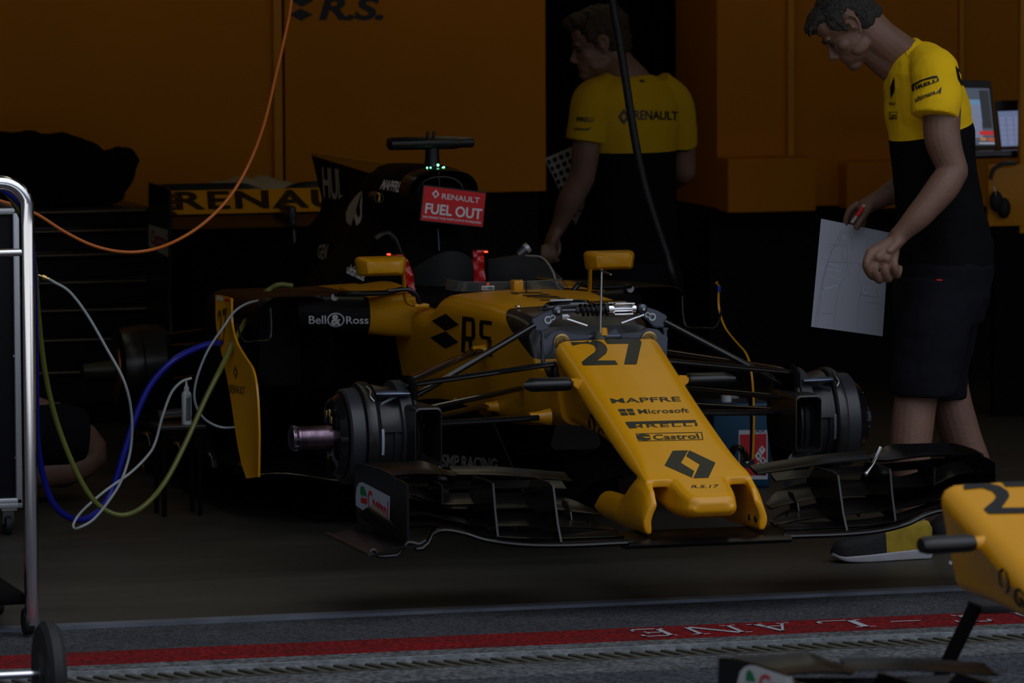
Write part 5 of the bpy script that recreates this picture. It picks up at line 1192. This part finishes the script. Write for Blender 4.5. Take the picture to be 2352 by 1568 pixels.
bm=bmesh.new(); tor(bm,[(1458,585,.13,.18),(1458,640,.135,.185),(1458,690,.12,.175)])
for s in (-1,1):
    hp=PY(1458,660,Yb)-sb*s*.09; limb(bm,[hp,V((hp.x-.005,Yb+.01*s,.60)),V((hp.x-.01,Yb+.02*s,.44))],[.115,.105,.098],18,5,False)
fuse('shorts',bm,SHO,bk,.008,3)
for s in (-1,1):
    hp=PY(1458,640,Yb)-sb*s*.09; man_=man; man=bk; shoe((hp.x-.11,Yb+.20,.001),(hp.x+.02,Yb-.05,.001),label='black trainer'); man=man_
# spotted board he carries
bd=thing('spotted_panel','pale panel with rows of black dots carried under the arm of the rear mechanic','panel',PY(1325,515,Yb+.12))
q=[PY(x,y,Yb+.14) for x,y in ((1251,364),(1318,336),(1344,470),(1322,515))]
bm=bmesh.new(); a,b,c,d=q; skin(bm,[[a,b,c,d],[p+V((0,.006,0)) for p in q]]); pnl=obj('board',bm,mat('pale_board',(.42,.40,.34),.6),bd,smooth=False)
bm=bmesh.new()
pp=bvh(pnl); polys=[]
for i in range(-2,14):
    for j in range(-3,12):
        cx=1260+ i*15.5*.93*1 + j*7.3 ; cy=373 - i*6.0 + j*15.0
        if j%2: cx+=0
        polys.append([(cx+5.6*math.cos(2*PI*k/12),cy+6.2*math.sin(2*PI*k/12)) for k in range(12)])
decal('dot_pattern',pxpolys(polys),FULL,BLET,pnl,pp,.001)
# ---------------- mechanic kneeling far left, mostly hidden by the trolley
kn=thing('person','person kneeling in black shorts at far left behind the chrome trolley','person',(PZ(150,1108,0).x,3.3,0))
Yk=3.2; bm=bmesh.new()
K=lambda x,y,d=0:PY(x,y,Yk+d)
hip=K(20,1010); knee=K(205,1000)
limb(bm,[hip,K(110,1000),K(175,1010),K(210,1035)],[.095,.088,.072,.058],18)
limb(bm,[K(212,1040),K(170,1070),K(100,1078),K(10,1085)],[.058,.058,.062,.045],18)
limb(bm,[K(10,1085),K(-40,1090)],[.04,.035],12)
limb(bm,[K(0,1000),K(-30,900),K(-40,800),K(-25,730)],[(.13,.17),(.11,.16),(.12,.18),(.06,.07)],20)
limb(bm,[K(-20,770),K(10,850),K(35,925)],[.055,.05,.044],14); limb(bm,[K(35,925),K(85,938),K(130,946)],[.044,.040,.028],14)
for i in range(4): finger(bm,[K(128,938+7*i),K(144,940+7*i),K(150,950+6*i)],.011,.009)
finger(bm,[K(122,932),K(138,930)],.012,.010)
Hk=K(-10,640); Pk,Rk=head(bm,Hk,(1,0,0),.5); limb(bm,[Pk(-.03,0,-.04),K(-25,730)],[.06,.065],16)
limb(bm,[hip+V((0,.22,0)),K(120,1030,.22),K(150,1075,.22)],[.09,.08,.06],16); limb(bm,[K(150,1080,.22),K(60,1085,.22),K(-20,1090,.22)],[.058,.05,.04],14)
fuse('body',bm,SKIN,kn,.006,3)
bm=bmesh.new(); blob(bm,Pk(-.02,0,.05),(.104,.084,.084),Rk); fuse('hair',bm,HAIRM,kn,.006,2); 
bm=bmesh.new(); limb(bm,[K(0,1005),K(-30,900),K(-40,800),K(-30,745)],[(.145,.185),(.128,.175),(.14,.195),(.08,.10)],20); limb(bm,[K(-20,775),K(5,845)],[.075,.07],14); fuse('shirt',bm,MBLK,kn,.008,3)
bm=bmesh.new(); limb(bm,[K(10,1000),K(90,1000),K(150,1000),K(196,1003)],[.115,.112,.108,.090],20,6,False); limb(bm,[hip+V((.0,.2,0)),K(110,1015,.22)],[.11,.10],16); limb(bm,[hip,hip+V((0,.2,0))],[.12,.12],16); fuse('shorts',bm,SHO,kn,.008,3)
# ================= THINGS AROUND THE CAR
def hose(name,pts,r,m,label,cat_,n=10,sub=8,ends=None):
    """pts (px,py,Y)"""
    P=cat([PY(*p) for p in pts],sub)
    for p in P:
        if p.z<r: p.z=r
    if name is None: return P
    t=thing(name,label,cat_,(P[-1].x,P[-1].y,min(p.z for p in P)))
    bm=bmesh.new(); tube(bm,P,r,n); obj('hose_body' if 'hose' in name else 'cable_body',bm,m,t); return t,P
ORG=mat('orange_rubber',(.55,.13,.012),.35); BLU_=mat('blue_hose',(.012,.016,.30),.35); GRN=mat('olive_clear_hose',(.20,.22,.045),.12,trans=.25,ior=1.3,coat=.5); WT=mat('white_tube',(.42,.46,.46),.35)
hose('orange_cable',[(690,-1395,1.9),(686,-700,1.9),(679,-120,1.9),(668,10,1.9),(655,80,1.9),(632,180,1.9),(605,290,1.9),(570,380,1.9),(525,455,1.85),(465,515,1.8),(400,555,1.75),(340,575,1.7),(280,578,1.7),(215,564,1.7),(150,533,1.7),(85,492,1.7),(30,470,1.7),(-40,450,1.7)],.0052,ORG,'orange cable looping down from above in front of the rear wing','cable')
hose('blue_hose',[(-40,400,.9),(0,430,.95),(35,455,1.0),(62,500,1.1),(74,580,1.3),(79,700,1.6),(82,850,1.9),(85,1000,2.1),(98,1090,2.2),(125,1160,2.25),(170,1192,2.3),(215,1182,2.35),(255,1130,2.4),(285,1040,2.4),(310,960,2.4),(345,885,2.4),(395,830,2.4),(450,800,2.45),(500,788,2.5),(560,800,2.7)],.0105,BLU_,'thick dark blue hose hanging in a loop left of the car','hose',12)
hose('olive_hose',[(-30,430,1.2),(10,440,1.3),(50,500,1.5),(78,600,1.8),(88,720,2.0),(103,850,2.1),(128,960,2.15),(165,1060,2.15),(205,1135,2.15),(245,1173,2.15),(290,1182,2.15),(335,1158,2.15),(380,1105,2.2),(425,1020,2.25),(470,920,2.3),(510,840,2.35),(545,770,2.5),(580,710,2.8),(610,672,2.9),(640,654,2.9),(672,656,2.9)],.0088,GRN,'translucent olive green hose in a wide loop beside the car','hose',12)
t,Pw=hose('white_hose',[(108,638,2.0),(125,648,2.0),(160,670,2.0),(200,722,2.0),(245,800,2.0),(285,875,2.0),(302,950,2.05),(300,1030,2.1),(280,1100,2.1),(250,1150,2.1),(215,1192,2.1),(185,1210,2.1),(171,1213,2.12),(170,1200,2.15),(190,1172,2.2),(240,1128,2.25),(300,1085,2.3),(340,1045,2.35),(357,1015,2.4),(372,960,2.4),(392,905,2.4),(415,878,2.4),(440,868,2.4)],.0045,WT,'thin white tube with a brass fitting, looped down to the floor','hose',8)
bm=bmesh.new(); a=PY(84,630,2.0); b=PY(112,641,2.0); tube(bm,[a,a.lerp(b,.4),a.lerp(b,.42),a.lerp(b,.75),a.lerp(b,.77),b],[.004,.004,.009,.009,.006,.005],8); obj('brass_fitting',bm,BRS,t,'brass fitting')
hose('thin_tube',[(640,684,2.8),(595,690,2.6),(565,698,2.5),(538,716,2.45),(515,748,2.42),(480,800,2.4),(458,850,2.4),(447,895,2.4),(450,930,2.4),(468,960,2.4),(495,977,2.4),(522,982,2.4),(560,978,2.5)],.004,mat('pale_grey_tube',(.34,.39,.42),.3),'thin pale grey tube curling round the near turning vane','hose',8)
hose('black_hose',[(1385,-1330,3.4),(1387,-600,3.4),(1394,-90,3.4),(1408,10,3.4),(1422,90,3.4),(1438,190,3.4),(1455,300,3.4),(1472,390,3.4),(1490,460,3.4),(1512,530,3.4),(1532,590,3.4),(1545,640,3.4),(1555,690,3.5)],.0145,mat('ribbed_black_hose',(.012,.013,.014),.35,bump=.3,bscale=200),'thick black hose hanging from above in front of the rear mechanic','hose',14)
# perforated silver nozzle beside the cockpit
t=thing('nozzle','silver nozzle with perforated sleeve lying behind the cockpit rim','nozzle',PY(1205,580,2.95))
a=PY(1190,586,2.95); b=PY(1214,567,2.95); bm=bmesh.new(); tube(bm,[a,a.lerp(b,.7)],[.014,.015],16); obj('perforated_sleeve',bm,mat('perforated_steel',(.12,.14,.16),.4,.8,weave=260,bump=.6),t)
bm=bmesh.new(); tube(bm,[a.lerp(b,.7),a.lerp(b,.74),b,a.lerp(b,1.03)],[.0175,.018,.018,.012],16); obj('collar',bm,ALU,t)
bm=bmesh.new(); tube(bm,cat([a,a+V((-.06,.05,-.05)),a+V((-.10,.10,-.14))],4),.008,8); obj('lead',bm,BLK,t)
# bottle on a small box
b0=PY(429,974,2.75); r=.0165
t=thing('bottle','white plastic bottle with a pointed spout standing left of the near turning vane','bottle',b0)
bm=bmesh.new(); lathe(bm,[(0,0),(0,r*.95),(.004,r),(.098,r),(.106,r*.8),(.110,.008),(.112,0)],b0,'Z',20); bo=obj('bottle_body',bm,WHT,t)
bm=bmesh.new(); lathe(bm,[(.110,0),(.110,.009),(.122,.009),(.123,.006),(.140,.003),(.145,.0015),(.145,0)],b0,'Z',14); obj('spout',bm,WHT,t)
bt_=bvh(bo); decal('label',blocks(['#'],1,1),[(428,900),(441,900),(441,966),(427,966)],mat('label_grey',(.10,.11,.12),.5),bo,bt_,.0008,4)
decal('lettering',text2d('EC',.02),[(429,905),(441,905),(441,913),(429,913)],WHT,bo,bt_,.0014,2)
zb0=b0.z
t=thing('tool_tray','low dark plastic tray under the white bottle','tray',(b0.x-.02,2.8,0))
bm=bmesh.new(); box(bm,(b0.x-.02,2.8,zb0-.008),(.16,.16,.014),bev=.003); obj('tray_top',bm,mat('smoky_plastic',(.02,.02,.022),.25),t)
for dx in (-.06,.06):
    for dy in (-.06,.06):
        bm=bmesh.new(); tube(bm,[(b0.x-.02+dx,2.8+dy,0),(b0.x-.02+dx,2.8+dy,zb0-.012)],.008,8); obj('leg',bm,MBLK,t)
bm=bmesh.new(); c=PY(378,952,2.76); tube(bm,[c+V((-.02,0,0)),c+V((.055,0,.006))],.014,14); obj('clear_jar',bm,mat('clear_jar',(.3,.3,.3),.05,trans=.9,ior=1.3),t)
# bent bar on the floor
bm=bmesh.new(); P=[PZ(x,y,.03) for x,y in ((330,1068),(338,1062),(378,1061),(388,1070))]; P=[P[0]+V((0,0,-.025))]+P+[P[-1]+V((.01,-.01,-.025))]; tube(bm,cat(P,4),.0035,8); o=obj('handle_bar',bm,mat('bronzed_bar',(.35,.2,.07),.35,.6)); tagobj(o,'low bent bronze coloured bar lying on the floor by the kneeling person','bar'); rebase(o)
# blue and red solvent can, silver bin behind it
pa_=PZ(1637,1122,0); pb=PZ(1770,1122,0)
Yc=PZ(1700,1122,0).y; x0=PY(1637,1000,Yc).x; x1=PY(1770,1000,Yc).x; zt=PY(1700,925,Yc).z
t=thing('solvent_can','blue metal can with a red and white hazard label behind the nose cone','can',((x0+x1)/2,Yc+.08,0))
bm=bmesh.new(); box(bm,((x0+x1)/2,Yc+.08,zt/2),(x1-x0,.16,zt),bev=.010,seg=3); cb_=obj('can_body',bm,mat('blue_can',(.006,.05,.10),.35,.3),t)
bm=bmesh.new(); c=PY(1668,920,Yc+.06); tube(bm,[V((c.x,c.y,zt-.005)),V((c.x,c.y,zt+.02))],.018,14); obj('cap',bm,WHT,t)
bm=bmesh.new(); tube(bm,cat([((x0+x1)/2-.03,Yc+.08,zt),((x0+x1)/2-.02,Yc+.08,zt+.022),((x0+x1)/2+.04,Yc+.08,zt+.022),((x0+x1)/2+.05,Yc+.08,zt)],4),.005,8); obj('handle',bm,BLK,t)
ct_=bvh(cb_); LZ=2.903
def cd(name,pl,m,off=.0008): return decal(name,pxpolys(pl,LZ,1180,740),FULL,m,cb_,ct_,off)
cd('label',[[(1500,718),(1692,718),(1692,1046),(1500,1046)]],mat('label_white',(.45,.47,.52),.5))
cd('label_panel',[[(1506,748),(1684,742),(1684,1022),(1506,1018)]],mat('label_red',(.45,.01,.015),.45),.0016)
cd('hazard_diamond',[[(1654,820),(1678,850),(1654,884),(1630,850)],[(1629,858),(1653,890),(1629,924),(1605,890)],[(1660,895),(1682,922),(1658,952),(1636,922)],[(1631,932),(1653,962),(1629,988),(1607,960)]],WHT,.0024)
cd('emblem',[[(1651,834),(1657,834),(1656,856),(1652,856)],[(1624,880),(1634,878),(1636,900),(1626,904)],[(1652,912),(1664,906),(1668,930),(1654,934)],[(1624,950),(1636,944),(1640,966),(1624,970)],[(1655,960),(1678,960),(1678,1020),(1655,1020)],[(1510,885),(1530,876),(1560,876),(1590,892),(1605,925),(1600,960),(1612,978),(1540,965),(1508,955)]],BLET,.003)
cd('emblem',poly2d and [[(1555+10*math.cos(k*PI/6),930-8*math.sin(k*PI/6)-0) for k in range(12)]],WHT,.0036)
decal('lettering',text2d('MAX',.02),[(1722,987),(1758,987),(1758,993),(1722,993)],BLET,cb_,ct_,.0016)
decal('ornament',poly2d(ringpoly(.14,.5,.03,.10)+ringpoly(.44,.5,.03,.10)+ringpoly(.85,.5,.03,.10)),[(1640,925),(1766,925),(1766,952),(1640,952)],mat('pale_blue_print',(.05,.13,.20),.5),cb_,ct_,.0008)
Y2=Yc+.30; x0=PY(1664,1000,Y2).x; x1=PY(1702,1000,Y2).x; z0=0; z1=PY(1680,905,Y2).z
t=thing('silver_canister','silver grey cylindrical canister behind the blue can','canister',((x0+x1)/2,Y2,0))
bm=bmesh.new(); lathe(bm,[(0,0),(0,.028),(z1*.93,.028),(z1*.97,.02),(z1,.012),(z1,0)],((x0+x1)/2,Y2,0),'Z',20); obj('canister_body',bm,mat('dull_silver',(.25,.27,.30),.4,.5),t)
bm=bmesh.new(); lathe(bm,[(z1,0),(z1,.010),(z1+.015,.010),(z1+.016,0)],((x0+x1)/2,Y2,0),'Z',12); obj('cap',bm,BLK,t)
# trolley with polished tube handle
YT_=.12; r=.0205; xp=PY(67,900,YT_).x; zt=PY(0,420,YT_).z
t=thing('trolley','polished chrome tube trolley frame at the far left edge','trolley',(xp-.3,YT_,0))
bm=bmesh.new(); k=.075; tube(bm,cat([(xp,YT_,.03),(xp,YT_,.5),(xp,YT_,zt-k*1.6)],8)+[ (xp-k+k*math.cos(a),YT_,zt-k*1.0+k*math.sin(a)) for a in [PI/2*j/8 for j in range(1,9)]]+[(xp-.52,YT_,zt)]+[(xp-.6,YT_,zt-.08),(xp-.6,YT_,.03)],r,18); obj('handle_frame',bm,CHR,t)
bm=bmesh.new(); zc=PY(20,580,YT_).z; tube(bm,[(xp-.6,YT_+.0,zc),(xp-.005,YT_,zc)],.0105,12); obj('cross_bar',bm,CHR,t)
bm=bmesh.new(); box(bm,(xp-.3,YT_+.25,.10),(.58,.46,.03),bev=.006); obj('deck',bm,MBLK,t)
for dx,dy in ((0,0),(-.6,0),(0,.45),(-.6,.45)):
    bm=bmesh.new(); lathe(bm,[(-.014,.0),(-.014,.034),(-.010,.038),(.010,.038),(.014,.034),(.014,0)],(xp+dx*.97-.008,YT_+dy+.02,.038),'X',20); obj('wheel',bm,RUB,t)
# black equipment case on castors
Yf=2.38; xr_=PY(47,800,Yf).x; z0=PY(0,1160,Yf).z; z1=PY(0,482,Yf).z; xl=xr_-.55
t=thing('equipment_case','black equipment case with aluminium edges on castors behind the chrome trolley','case',((xl+xr_)/2,Yf+.2,0))
bm=bmesh.new(); box(bm,((xl+xr_)/2,Yf+.2,(z0+z1)/2),(xr_-xl-.01,.39,z1-z0-.01),bev=.004); pn=obj('panel',bm,mat('case_black',(.006,.006,.009),.6,spec=.2),t)
e=.0105
def rail(a,b): 
    bm=bmesh.new(); box(bm,((a[0]+b[0])/2,(a[1]+b[1])/2,(a[2]+b[2])/2),(abs(a[0]-b[0])+2*e,abs(a[1]-b[1])+2*e,abs(a[2]-b[2])+2*e),bev=.005); obj('edge_rail',bm,ALU,t)
for x in (xl,xr_-e): rail((x,Yf,z0),(x,Yf,z1))
rail((xl,Yf,z0+.012),(xr_-e,Yf,z0+.012)); rail((xl,Yf,z0),(xr_-e,Yf,z0)); rail((xl,Yf,z1-.005),(xr_-e,Yf,z1-.005)); rail((xr_-e,Yf,z1),(xr_-e,Yf+.4,z1)); rail((xr_-e,Yf,z0),(xr_-e,Yf+.4,z0))
for px,py in ((33,816),(37,1050)):
    bm=bmesh.new(); p=PY(px,py,Yf); lathe(bm,[(0,.0),(0,.002),(-.002,.002),(-.003,.0055),(0,.006)],p,'Y',14); obj('screw',bm,STL,t)
for dx,dy in ((xr_-.04,Yf+.04),(xl+.04,Yf+.04),(xr_-.04,Yf+.36),(xl+.04,Yf+.36)):
    bm=bmesh.new(); box(bm,(dx,dy,z0-.014),(.05,.05,.012)); prism(bm,[(dy-.014,z0-.02),(dy+.014,z0-.02),(dy+.02,.035),(dy-.0,.035)],'X',dx-.018,dx+.018,.002); cs=obj('castor',bm,STL,t)
    bm=bmesh.new(); lathe(bm,[(-.012,0),(-.012,.028),(-.008,.034),(.008,.034),(.012,.028),(.012,0)],(dx,dy+.01,.034),'X',24); obj('wheel',bm,RUB,cs)
# nearer black wheel on a bright axle
Yw=-1.5; c=PY(112,1546,Yw); rw=max(.115,c.z)
t=thing('jack_trolley','low trolley with a black wheel on a bright axle at the bottom left corner','trolley',(c.x-.25,Yw,0))
bm=bmesh.new(); lathe(bm,[(-.028,0),(-.030,rw*.35),(-.020,rw*.42),(-.022,rw*.9),(-.010,rw),(.012,rw),(.024,rw*.9),(.022,rw*.42),(.028,rw*.35),(.028,0)],(c.x,Yw,c.z),'X',40); obj('wheel',bm,RUB,t)
bm=bmesh.new(); tube(bm,[(c.x-.55,Yw,c.z),(c.x-.005,Yw,c.z)],.010,14); obj('axle',bm,CHR,t)
bm=bmesh.new(); box(bm,(c.x-.30,Yw,c.z),(.22,.05,.045),bev=.008); obj('axle_block',bm,MBLK,t)
bm=bmesh.new(); lathe(bm,[(-.028,0),(-.030,rw*.35),(-.022,rw*.9),(-.010,rw),(.012,rw),(.024,rw*.9),(.028,rw*.35),(.028,0)],(c.x-.58,Yw,c.z),'X',30); obj('wheel',bm,RUB,t)
bm=bmesh.new(); tube(bm,[(c.x-.30,Yw,c.z),(c.x-.45,Yw-.5,.5),(c.x-.5,Yw-.8,.9)],.014,10); obj('handle',bm,CHR,t)
# dark drawer cabinet against the back wall, black cover heaped on it
Yd=5.75; xa=-1.55; xb=PY(345,600,Yd).x; rows=[PY(200,y,Yd).z for y in (478,522,577,640,704,772,846,930)]
t=thing('drawer_cabinet','long black cabinet with rounded drawer fronts against the left back wall','cabinet',((xa+xb)/2,Yd+.3,0))
bm=bmesh.new(); box(bm,((xa+xb)/2,Yd+.3,rows[0]/2),(xb-xa,.56,rows[0]),bev=.008); obj('carcass',bm,mat('cabinet_black',(.007,.007,.008),.3),t)
LIP=mat('drawer_glint',(.16,.12,.08),.25,.7)  # warm lamp glints on the black drawers put into the lip colour
for a,b in zip(rows,rows[1:]):
    bm=bmesh.new(); h=a-b; prism(bm,[(Yd+.02,b+.006),(Yd-.004,b+.008),(Yd-.008,a-.030),(Yd-.020,a-.020),(Yd-.024,a-.011),(Yd-.018,a-.005),(Yd+.02,a-.004)],'X',xa+.01,xb-.01,.002); dw=obj('drawer',bm,MATS['cabinet_black'],t)
    bm=bmesh.new(); tube(bm,[(xa+.02,Yd-.018,a-.012),(xb-.02,Yd-.018,a-.012)],.007,12); obj('drawer_lip',bm,LIP,dw)
OUT=[(-60,306),(0,308),(40,306),(62,303),(75,303),(86,314),(98,311),(110,314),(122,310),(130,306),(148,306),(165,312),(200,326),(222,342),(242,353),(262,346),(285,344),(300,346),(306,356),(314,366),(306,378),(296,410),(285,430),(268,455),(250,470)]
Yv=5.95; bm=bmesh.new(); base=rows[0]+.006
up=[PY(x,y,Yv) for x,y in OUT]; pl=[(p.x,max(p.z,base)) for p in up]+[(up[-1].x-.02,base),(-1.2,base)]
prism(bm,pl,'Y',Yv-.13,Yv+.15)
o=fuse('black_cover',bm,mat('black_cloth',(.004,.004,.004),.9,spec=.05),None,.011,5,disp=lambda c,n: c+n*(noise.noise(c*9)*.016+noise.noise(c*24)*.007) if c.z>base+.03 else c); tagobj(o,'crumpled black fabric cover heaped on the drawer cabinet','cover'); rebase(o)
# white sheet behind the rear wing on a low dark bench
Ys=6.15; pts=[(484,424),(500,420),(530,417),(600,414),(650,416),(668,420),(672,428),(660,440)]
xs0=PY(484,430,Ys).x; xs1=PY(672,430,Ys).x; zb_=PY(560,446,Ys).z
t=thing('low_bench','low black bench behind the rear wing','bench',((xs0+xs1)/2,Ys,0))
bm=bmesh.new(); box(bm,((xs0+xs1)/2,Ys+.02,zb_-.02),(xs1-xs0+.3,.5,.04),bev=.004); obj('bench_top',bm,MBLK,t)
for dx in (xs0-.1,xs1+.1):
    bm=bmesh.new(); box(bm,(dx,Ys+.02,(zb_-.04)/2),(.04,.4,zb_-.04)); obj('leg',bm,MBLK,t)
bm=bmesh.new(); g=[]
for i in range(20):
    x=xs0+(xs1-xs0)*i/19; h=(.062+.008*math.sin(i*1.1))*(math.sin(PI*min(1,max(0,(i+.7)/20.4)))**.35)
    g.append([(x,Ys-.17*math.cos(PI*j/8)+.006*noise.noise(V((x*30,j,0))),zb_+.003+h*math.sin(PI*j/8)**.6) for j in range(9)])
plate(bm,g,.003); o=obj('folded_sheet',bm,mat('grey_white_cloth',(.42,.38,.28),.85)); tagobj(o,'pale folded sheet lying behind the top of the rear wing','cloth'); rebase(o)
# engineers' screens and headset on the right
Ye=5.0
def screen(name,q,label,kind):
    P=[PY(x,y,Ye) for x,y in q]; c=(P[2]+P[3])/2
    t=thing(name,label,'screen',c)
    bm=bmesh.new(); skin(bm,[P,[p+V((.01,.022,0)) for p in P]]); bmesh.ops.bevel(bm,geom=bm.edges[:],offset=.003,segments=2,affect='EDGES'); bz=obj('bezel',bm,BLK,t,smooth=False)
    def S(u,v): return (P[0].lerp(P[1],u)).lerp(P[3].lerp(P[2],u),v)+V((0,-.002,0))
    def rect(u0,v0,u1,v1,col,st,o=0,nm='window'):
        bm=bmesh.new(); k=V((0,-.0008*o,0)); a=[S(u0,v0)+k,S(u1,v0)+k,S(u1,v1)+k,S(u0,v1)+k]; bm.faces.new([bm.verts.new(p) for p in a]); 
        mm=MATS.get('scr%s'%str(col)) or mat('scr%s'%str(col),tuple(c*.1 for c in col),.3,emit=col,estr=st); obj(nm,bm,mm,bz,smooth=False)
    return rect
r_=screen('monitor',[(2196,184),(2275,186),(2291,341),(2215,341)],'dark monitor with blue and red data windows behind the standing mechanic','a')
r_(.06,.11,.93,.95,(.055,.07,.10),1,0,'display'); r_(.08,.28,.62,.62,(.10,.20,.34),1,1); r_(.30,.36,.60,.84,(.14,.16,.24),1,2); r_(.62,.14,.90,.70,(.02,.022,.025),1,1); r_(.50,.74,.92,.80,(.40,.02,.02),1,3); r_(.50,.84,.68,.88,(.35,.15,.03),1,3); r_(.74,.84,.92,.89,(.35,.06,.02),1,3); r_(.45,.91,.92,.93,(.30,.30,.34),1,3)
r_=screen('laptop_screen',[(2284,232),(2343,230),(2348,338),(2296,340)],'laptop screen with a pale spreadsheet at the right edge','b')
r_(.08,.22,1.0,.97,(.11,.14,.24),1,0,'display')
for k in range(3): r_(.12+.30*k,.34,.34+.30*k,.93,(.145,.17,.28),1,1)
for k in range(5): r_(.08,.40+.11*k,1.0,.405+.11*k,(.05,.06,.11),1,2)
bm=bmesh.new(); a=PY(2200,347,Ye); b=PY(2352,347,Ye); zz_=a.z
t=thing('desk','black desk carrying the screens at the right edge','desk',((a.x+b.x)/2+.1,Ye+.12,0))
box(bm,((a.x+b.x)/2+.12,Ye+.14,zz_-.012),(b.x-a.x+.3,.4,.03),bev=.004); obj('desk_top',bm,GLC,t)
for dx in (a.x+.02,b.x+.2):
    for dy in (-.02,.30):
        bm=bmesh.new(); box(bm,(dx,Ye+dy,(zz_-.03)/2),(.04,.04,zz_-.03)); obj('leg',bm,MBLK,t)
a=PY(2270,378,Ye-.12); b=PY(2440,516,Ye-.12)
bm=bmesh.new(); box(bm,((a.x+b.x)/2,Ye-.11,(a.z+b.z)/2),(b.x-a.x,.02,a.z-b.z),bev=.004); o=obj('yellow_panel',bm,WY2); o['kind']='structure'; 
a=PY(2343,0,Ye-.11); bm=bmesh.new(); box(bm,(a.x+.06,Ye-.10,1.95),(.12,.03,3.2-.7),bev=.004); o=obj('trim_8',bm,WY2); o['kind']='structure'
bm=bmesh.new(); box(bm,((PY(2270,500,Ye-.1).x+PY(2440,500,Ye-.1).x)/2,Ye-.09,b.z/2),(.26,.03,b.z)); o=obj('desk_kick_panel',bm,MBLK); o['kind']='structure'
t=thing('headset','black headset hanging on the yellow panel at the right edge','headset',PY(2295,510,Ye-.16))
bm=bmesh.new(); tube(bm,cat([PY(2275,412,Ye-.15),PY(2282,390,Ye-.15),PY(2305,376,Ye-.15),PY(2335,375,Ye-.15)],5),.008,10); obj('headband',bm,BLK,t)
for px,py in ((2288,462),(2306,478)):
    bm=bmesh.new(); blob(bm,PY(px,py,Ye-.155),(.026,.022,.040),n=12); obj('ear_cup',bm,RUB,t)
bm=bmesh.new(); tube(bm,cat([PY(2277,410,Ye-.15),PY(2284,432,Ye-.17),PY(2290,455,Ye-.17)],4),.0018,6); obj('lead',bm,STL,t)
# ---------------- spare nose and wing in the lane, out of focus at the lower right
phi=.07; piv=V((-.165,1.01,.70)); dst=PY(2158,1112,-3.1)
RM=Matrix.Rotation(phi,3,'Z')
T=lambda p: RM@(V(p)-piv)+dst
sp_=thing('spare_nose','spare yellow nose cone with black front wing, blurred in the lower right corner','nose cone',T((0,.6,.2)))
bm=bmesh.new(); nose_solid(bm)
for v in bm.verts: v.co=T(v.co)
sn=fuse('nose_cone',bm,YEL,sp_,.0055,6)
bm=bmesh.new(); foil(bm,[T((-.235+.47*k/12,-.015,.203)) for k in range(13)],[T((-.235+.47*k/12,.20,.222)) for k in range(13)],.016,8,.05); obj('main_plane',bm,BLK,sp_)
for s in (-1,1):
    e=wing_side(s,sp_,T)
    if s<0: eS=e
for s in (-1,1):
    st=[]; bm=bmesh.new()
    for (d,rr2) in ((-.065,.8),(-.05,1),(.05,1),(.064,.85)): st.append([T((s*.245+d,.79+.03*rr2*math.cos(a),.590+.021*rr2*math.sin(a))) for a in [2*PI*j/20 for j in range(20)]])
    skin(bm,st); pd=obj('camera_pod',bm,BLK,sp_); bm=bmesh.new(); tube(bm,[T((s*.182,.79,.59)),T((s*.15,.79,.588))],[.014,.02],12); obj('pod_mount',bm,YEL,pd)
n2=bvh(sn)
q3=3.0466
decal('race_number',pxpolys([[(1912,98),(1990,90),(2080,90),(2180,110),(2240,150),(2250,185),(2230,215),(2195,265),(2400,263),(2440,302),(2105,308),(2068,275),(2140,215),(2158,185),(2130,150),(2060,126),(1935,138)],[(2195,84),(2620,76),(2650,110),(2560,300),(2430,302),(2500,112),(2222,118)]],q3,1580,1080),FULL,BLET,sn,n2,.002,8)
decal('emblem',pxpolys([[(2178,710),(2200,684),(2222,690),(2212,704),(2192,716),(2188,770),(2208,815),(2202,822),(2180,780)],[(2232,700),(2255,770),(2252,845),(2232,862),(2224,850),(2240,820),(2240,770),(2222,715)]],q3,1580,1080),FULL,BLET,sn,n2,.002,8)
decal('lettering',text2d('Genii',.02),[(2334,1342),(2400,1400),(2396,1440),(2326,1378)],BLET,sn,n2,.002,4)
bm=bmesh.new(); c=T((-.155,.97,.52)); lathe(bm,[(-.004,.0),(-.004,.006),(0,.007)],c,'X',12); obj('fastener',bm,STL,sn)
e2=bvh(eS)
decal('sticker',pxpolys([[(350,1560),(352,1480),(370,1410),(400,1375),(440,1362),(480,1366),(640,1420),(900,1515),(900,1640),(600,1700),(360,1640)]],q3,1580,1080),FULL,WHT,eS,e2,.002,6)
decal('emblem',pxpolys([[(415,1470),(420,1410),(440,1392),(460,1410),(485,1478)]],q3,1580,1080),FULL,CG,eS,e2,.004)
decal('lettering',text2d('Castrol',.02),[(1748,1544),(1860,1576),(1860,1620),(1745,1592)],CR,eS,e2,.004,4)
# stand under the spare nose
t=thing('nose_stand','black post and base carrying the spare nose cone','stand',(PY(2180,1500,-2.85).x,-2.85,0))
a_=PY(2240,1392,-2.85); b_=PY(2196,1482,-2.85); d_=(b_-a_); g_=a_+d_*((a_.z-.02)/-d_.z)
bm=bmesh.new(); tube(bm,[a_,g_],.018,12); obj('post',bm,MBLK,t)
bm=bmesh.new(); box(bm,(g_.x,g_.y,.01),(.45,.40,.02),bev=.004); obj('base_plate',bm,MBLK,t)
bm=bmesh.new(); box(bm,(a_.x+.05,a_.y+.02,a_.z-.005),(.09,.10,.022),bev=.004); obj('cradle',bm,RUB,t)
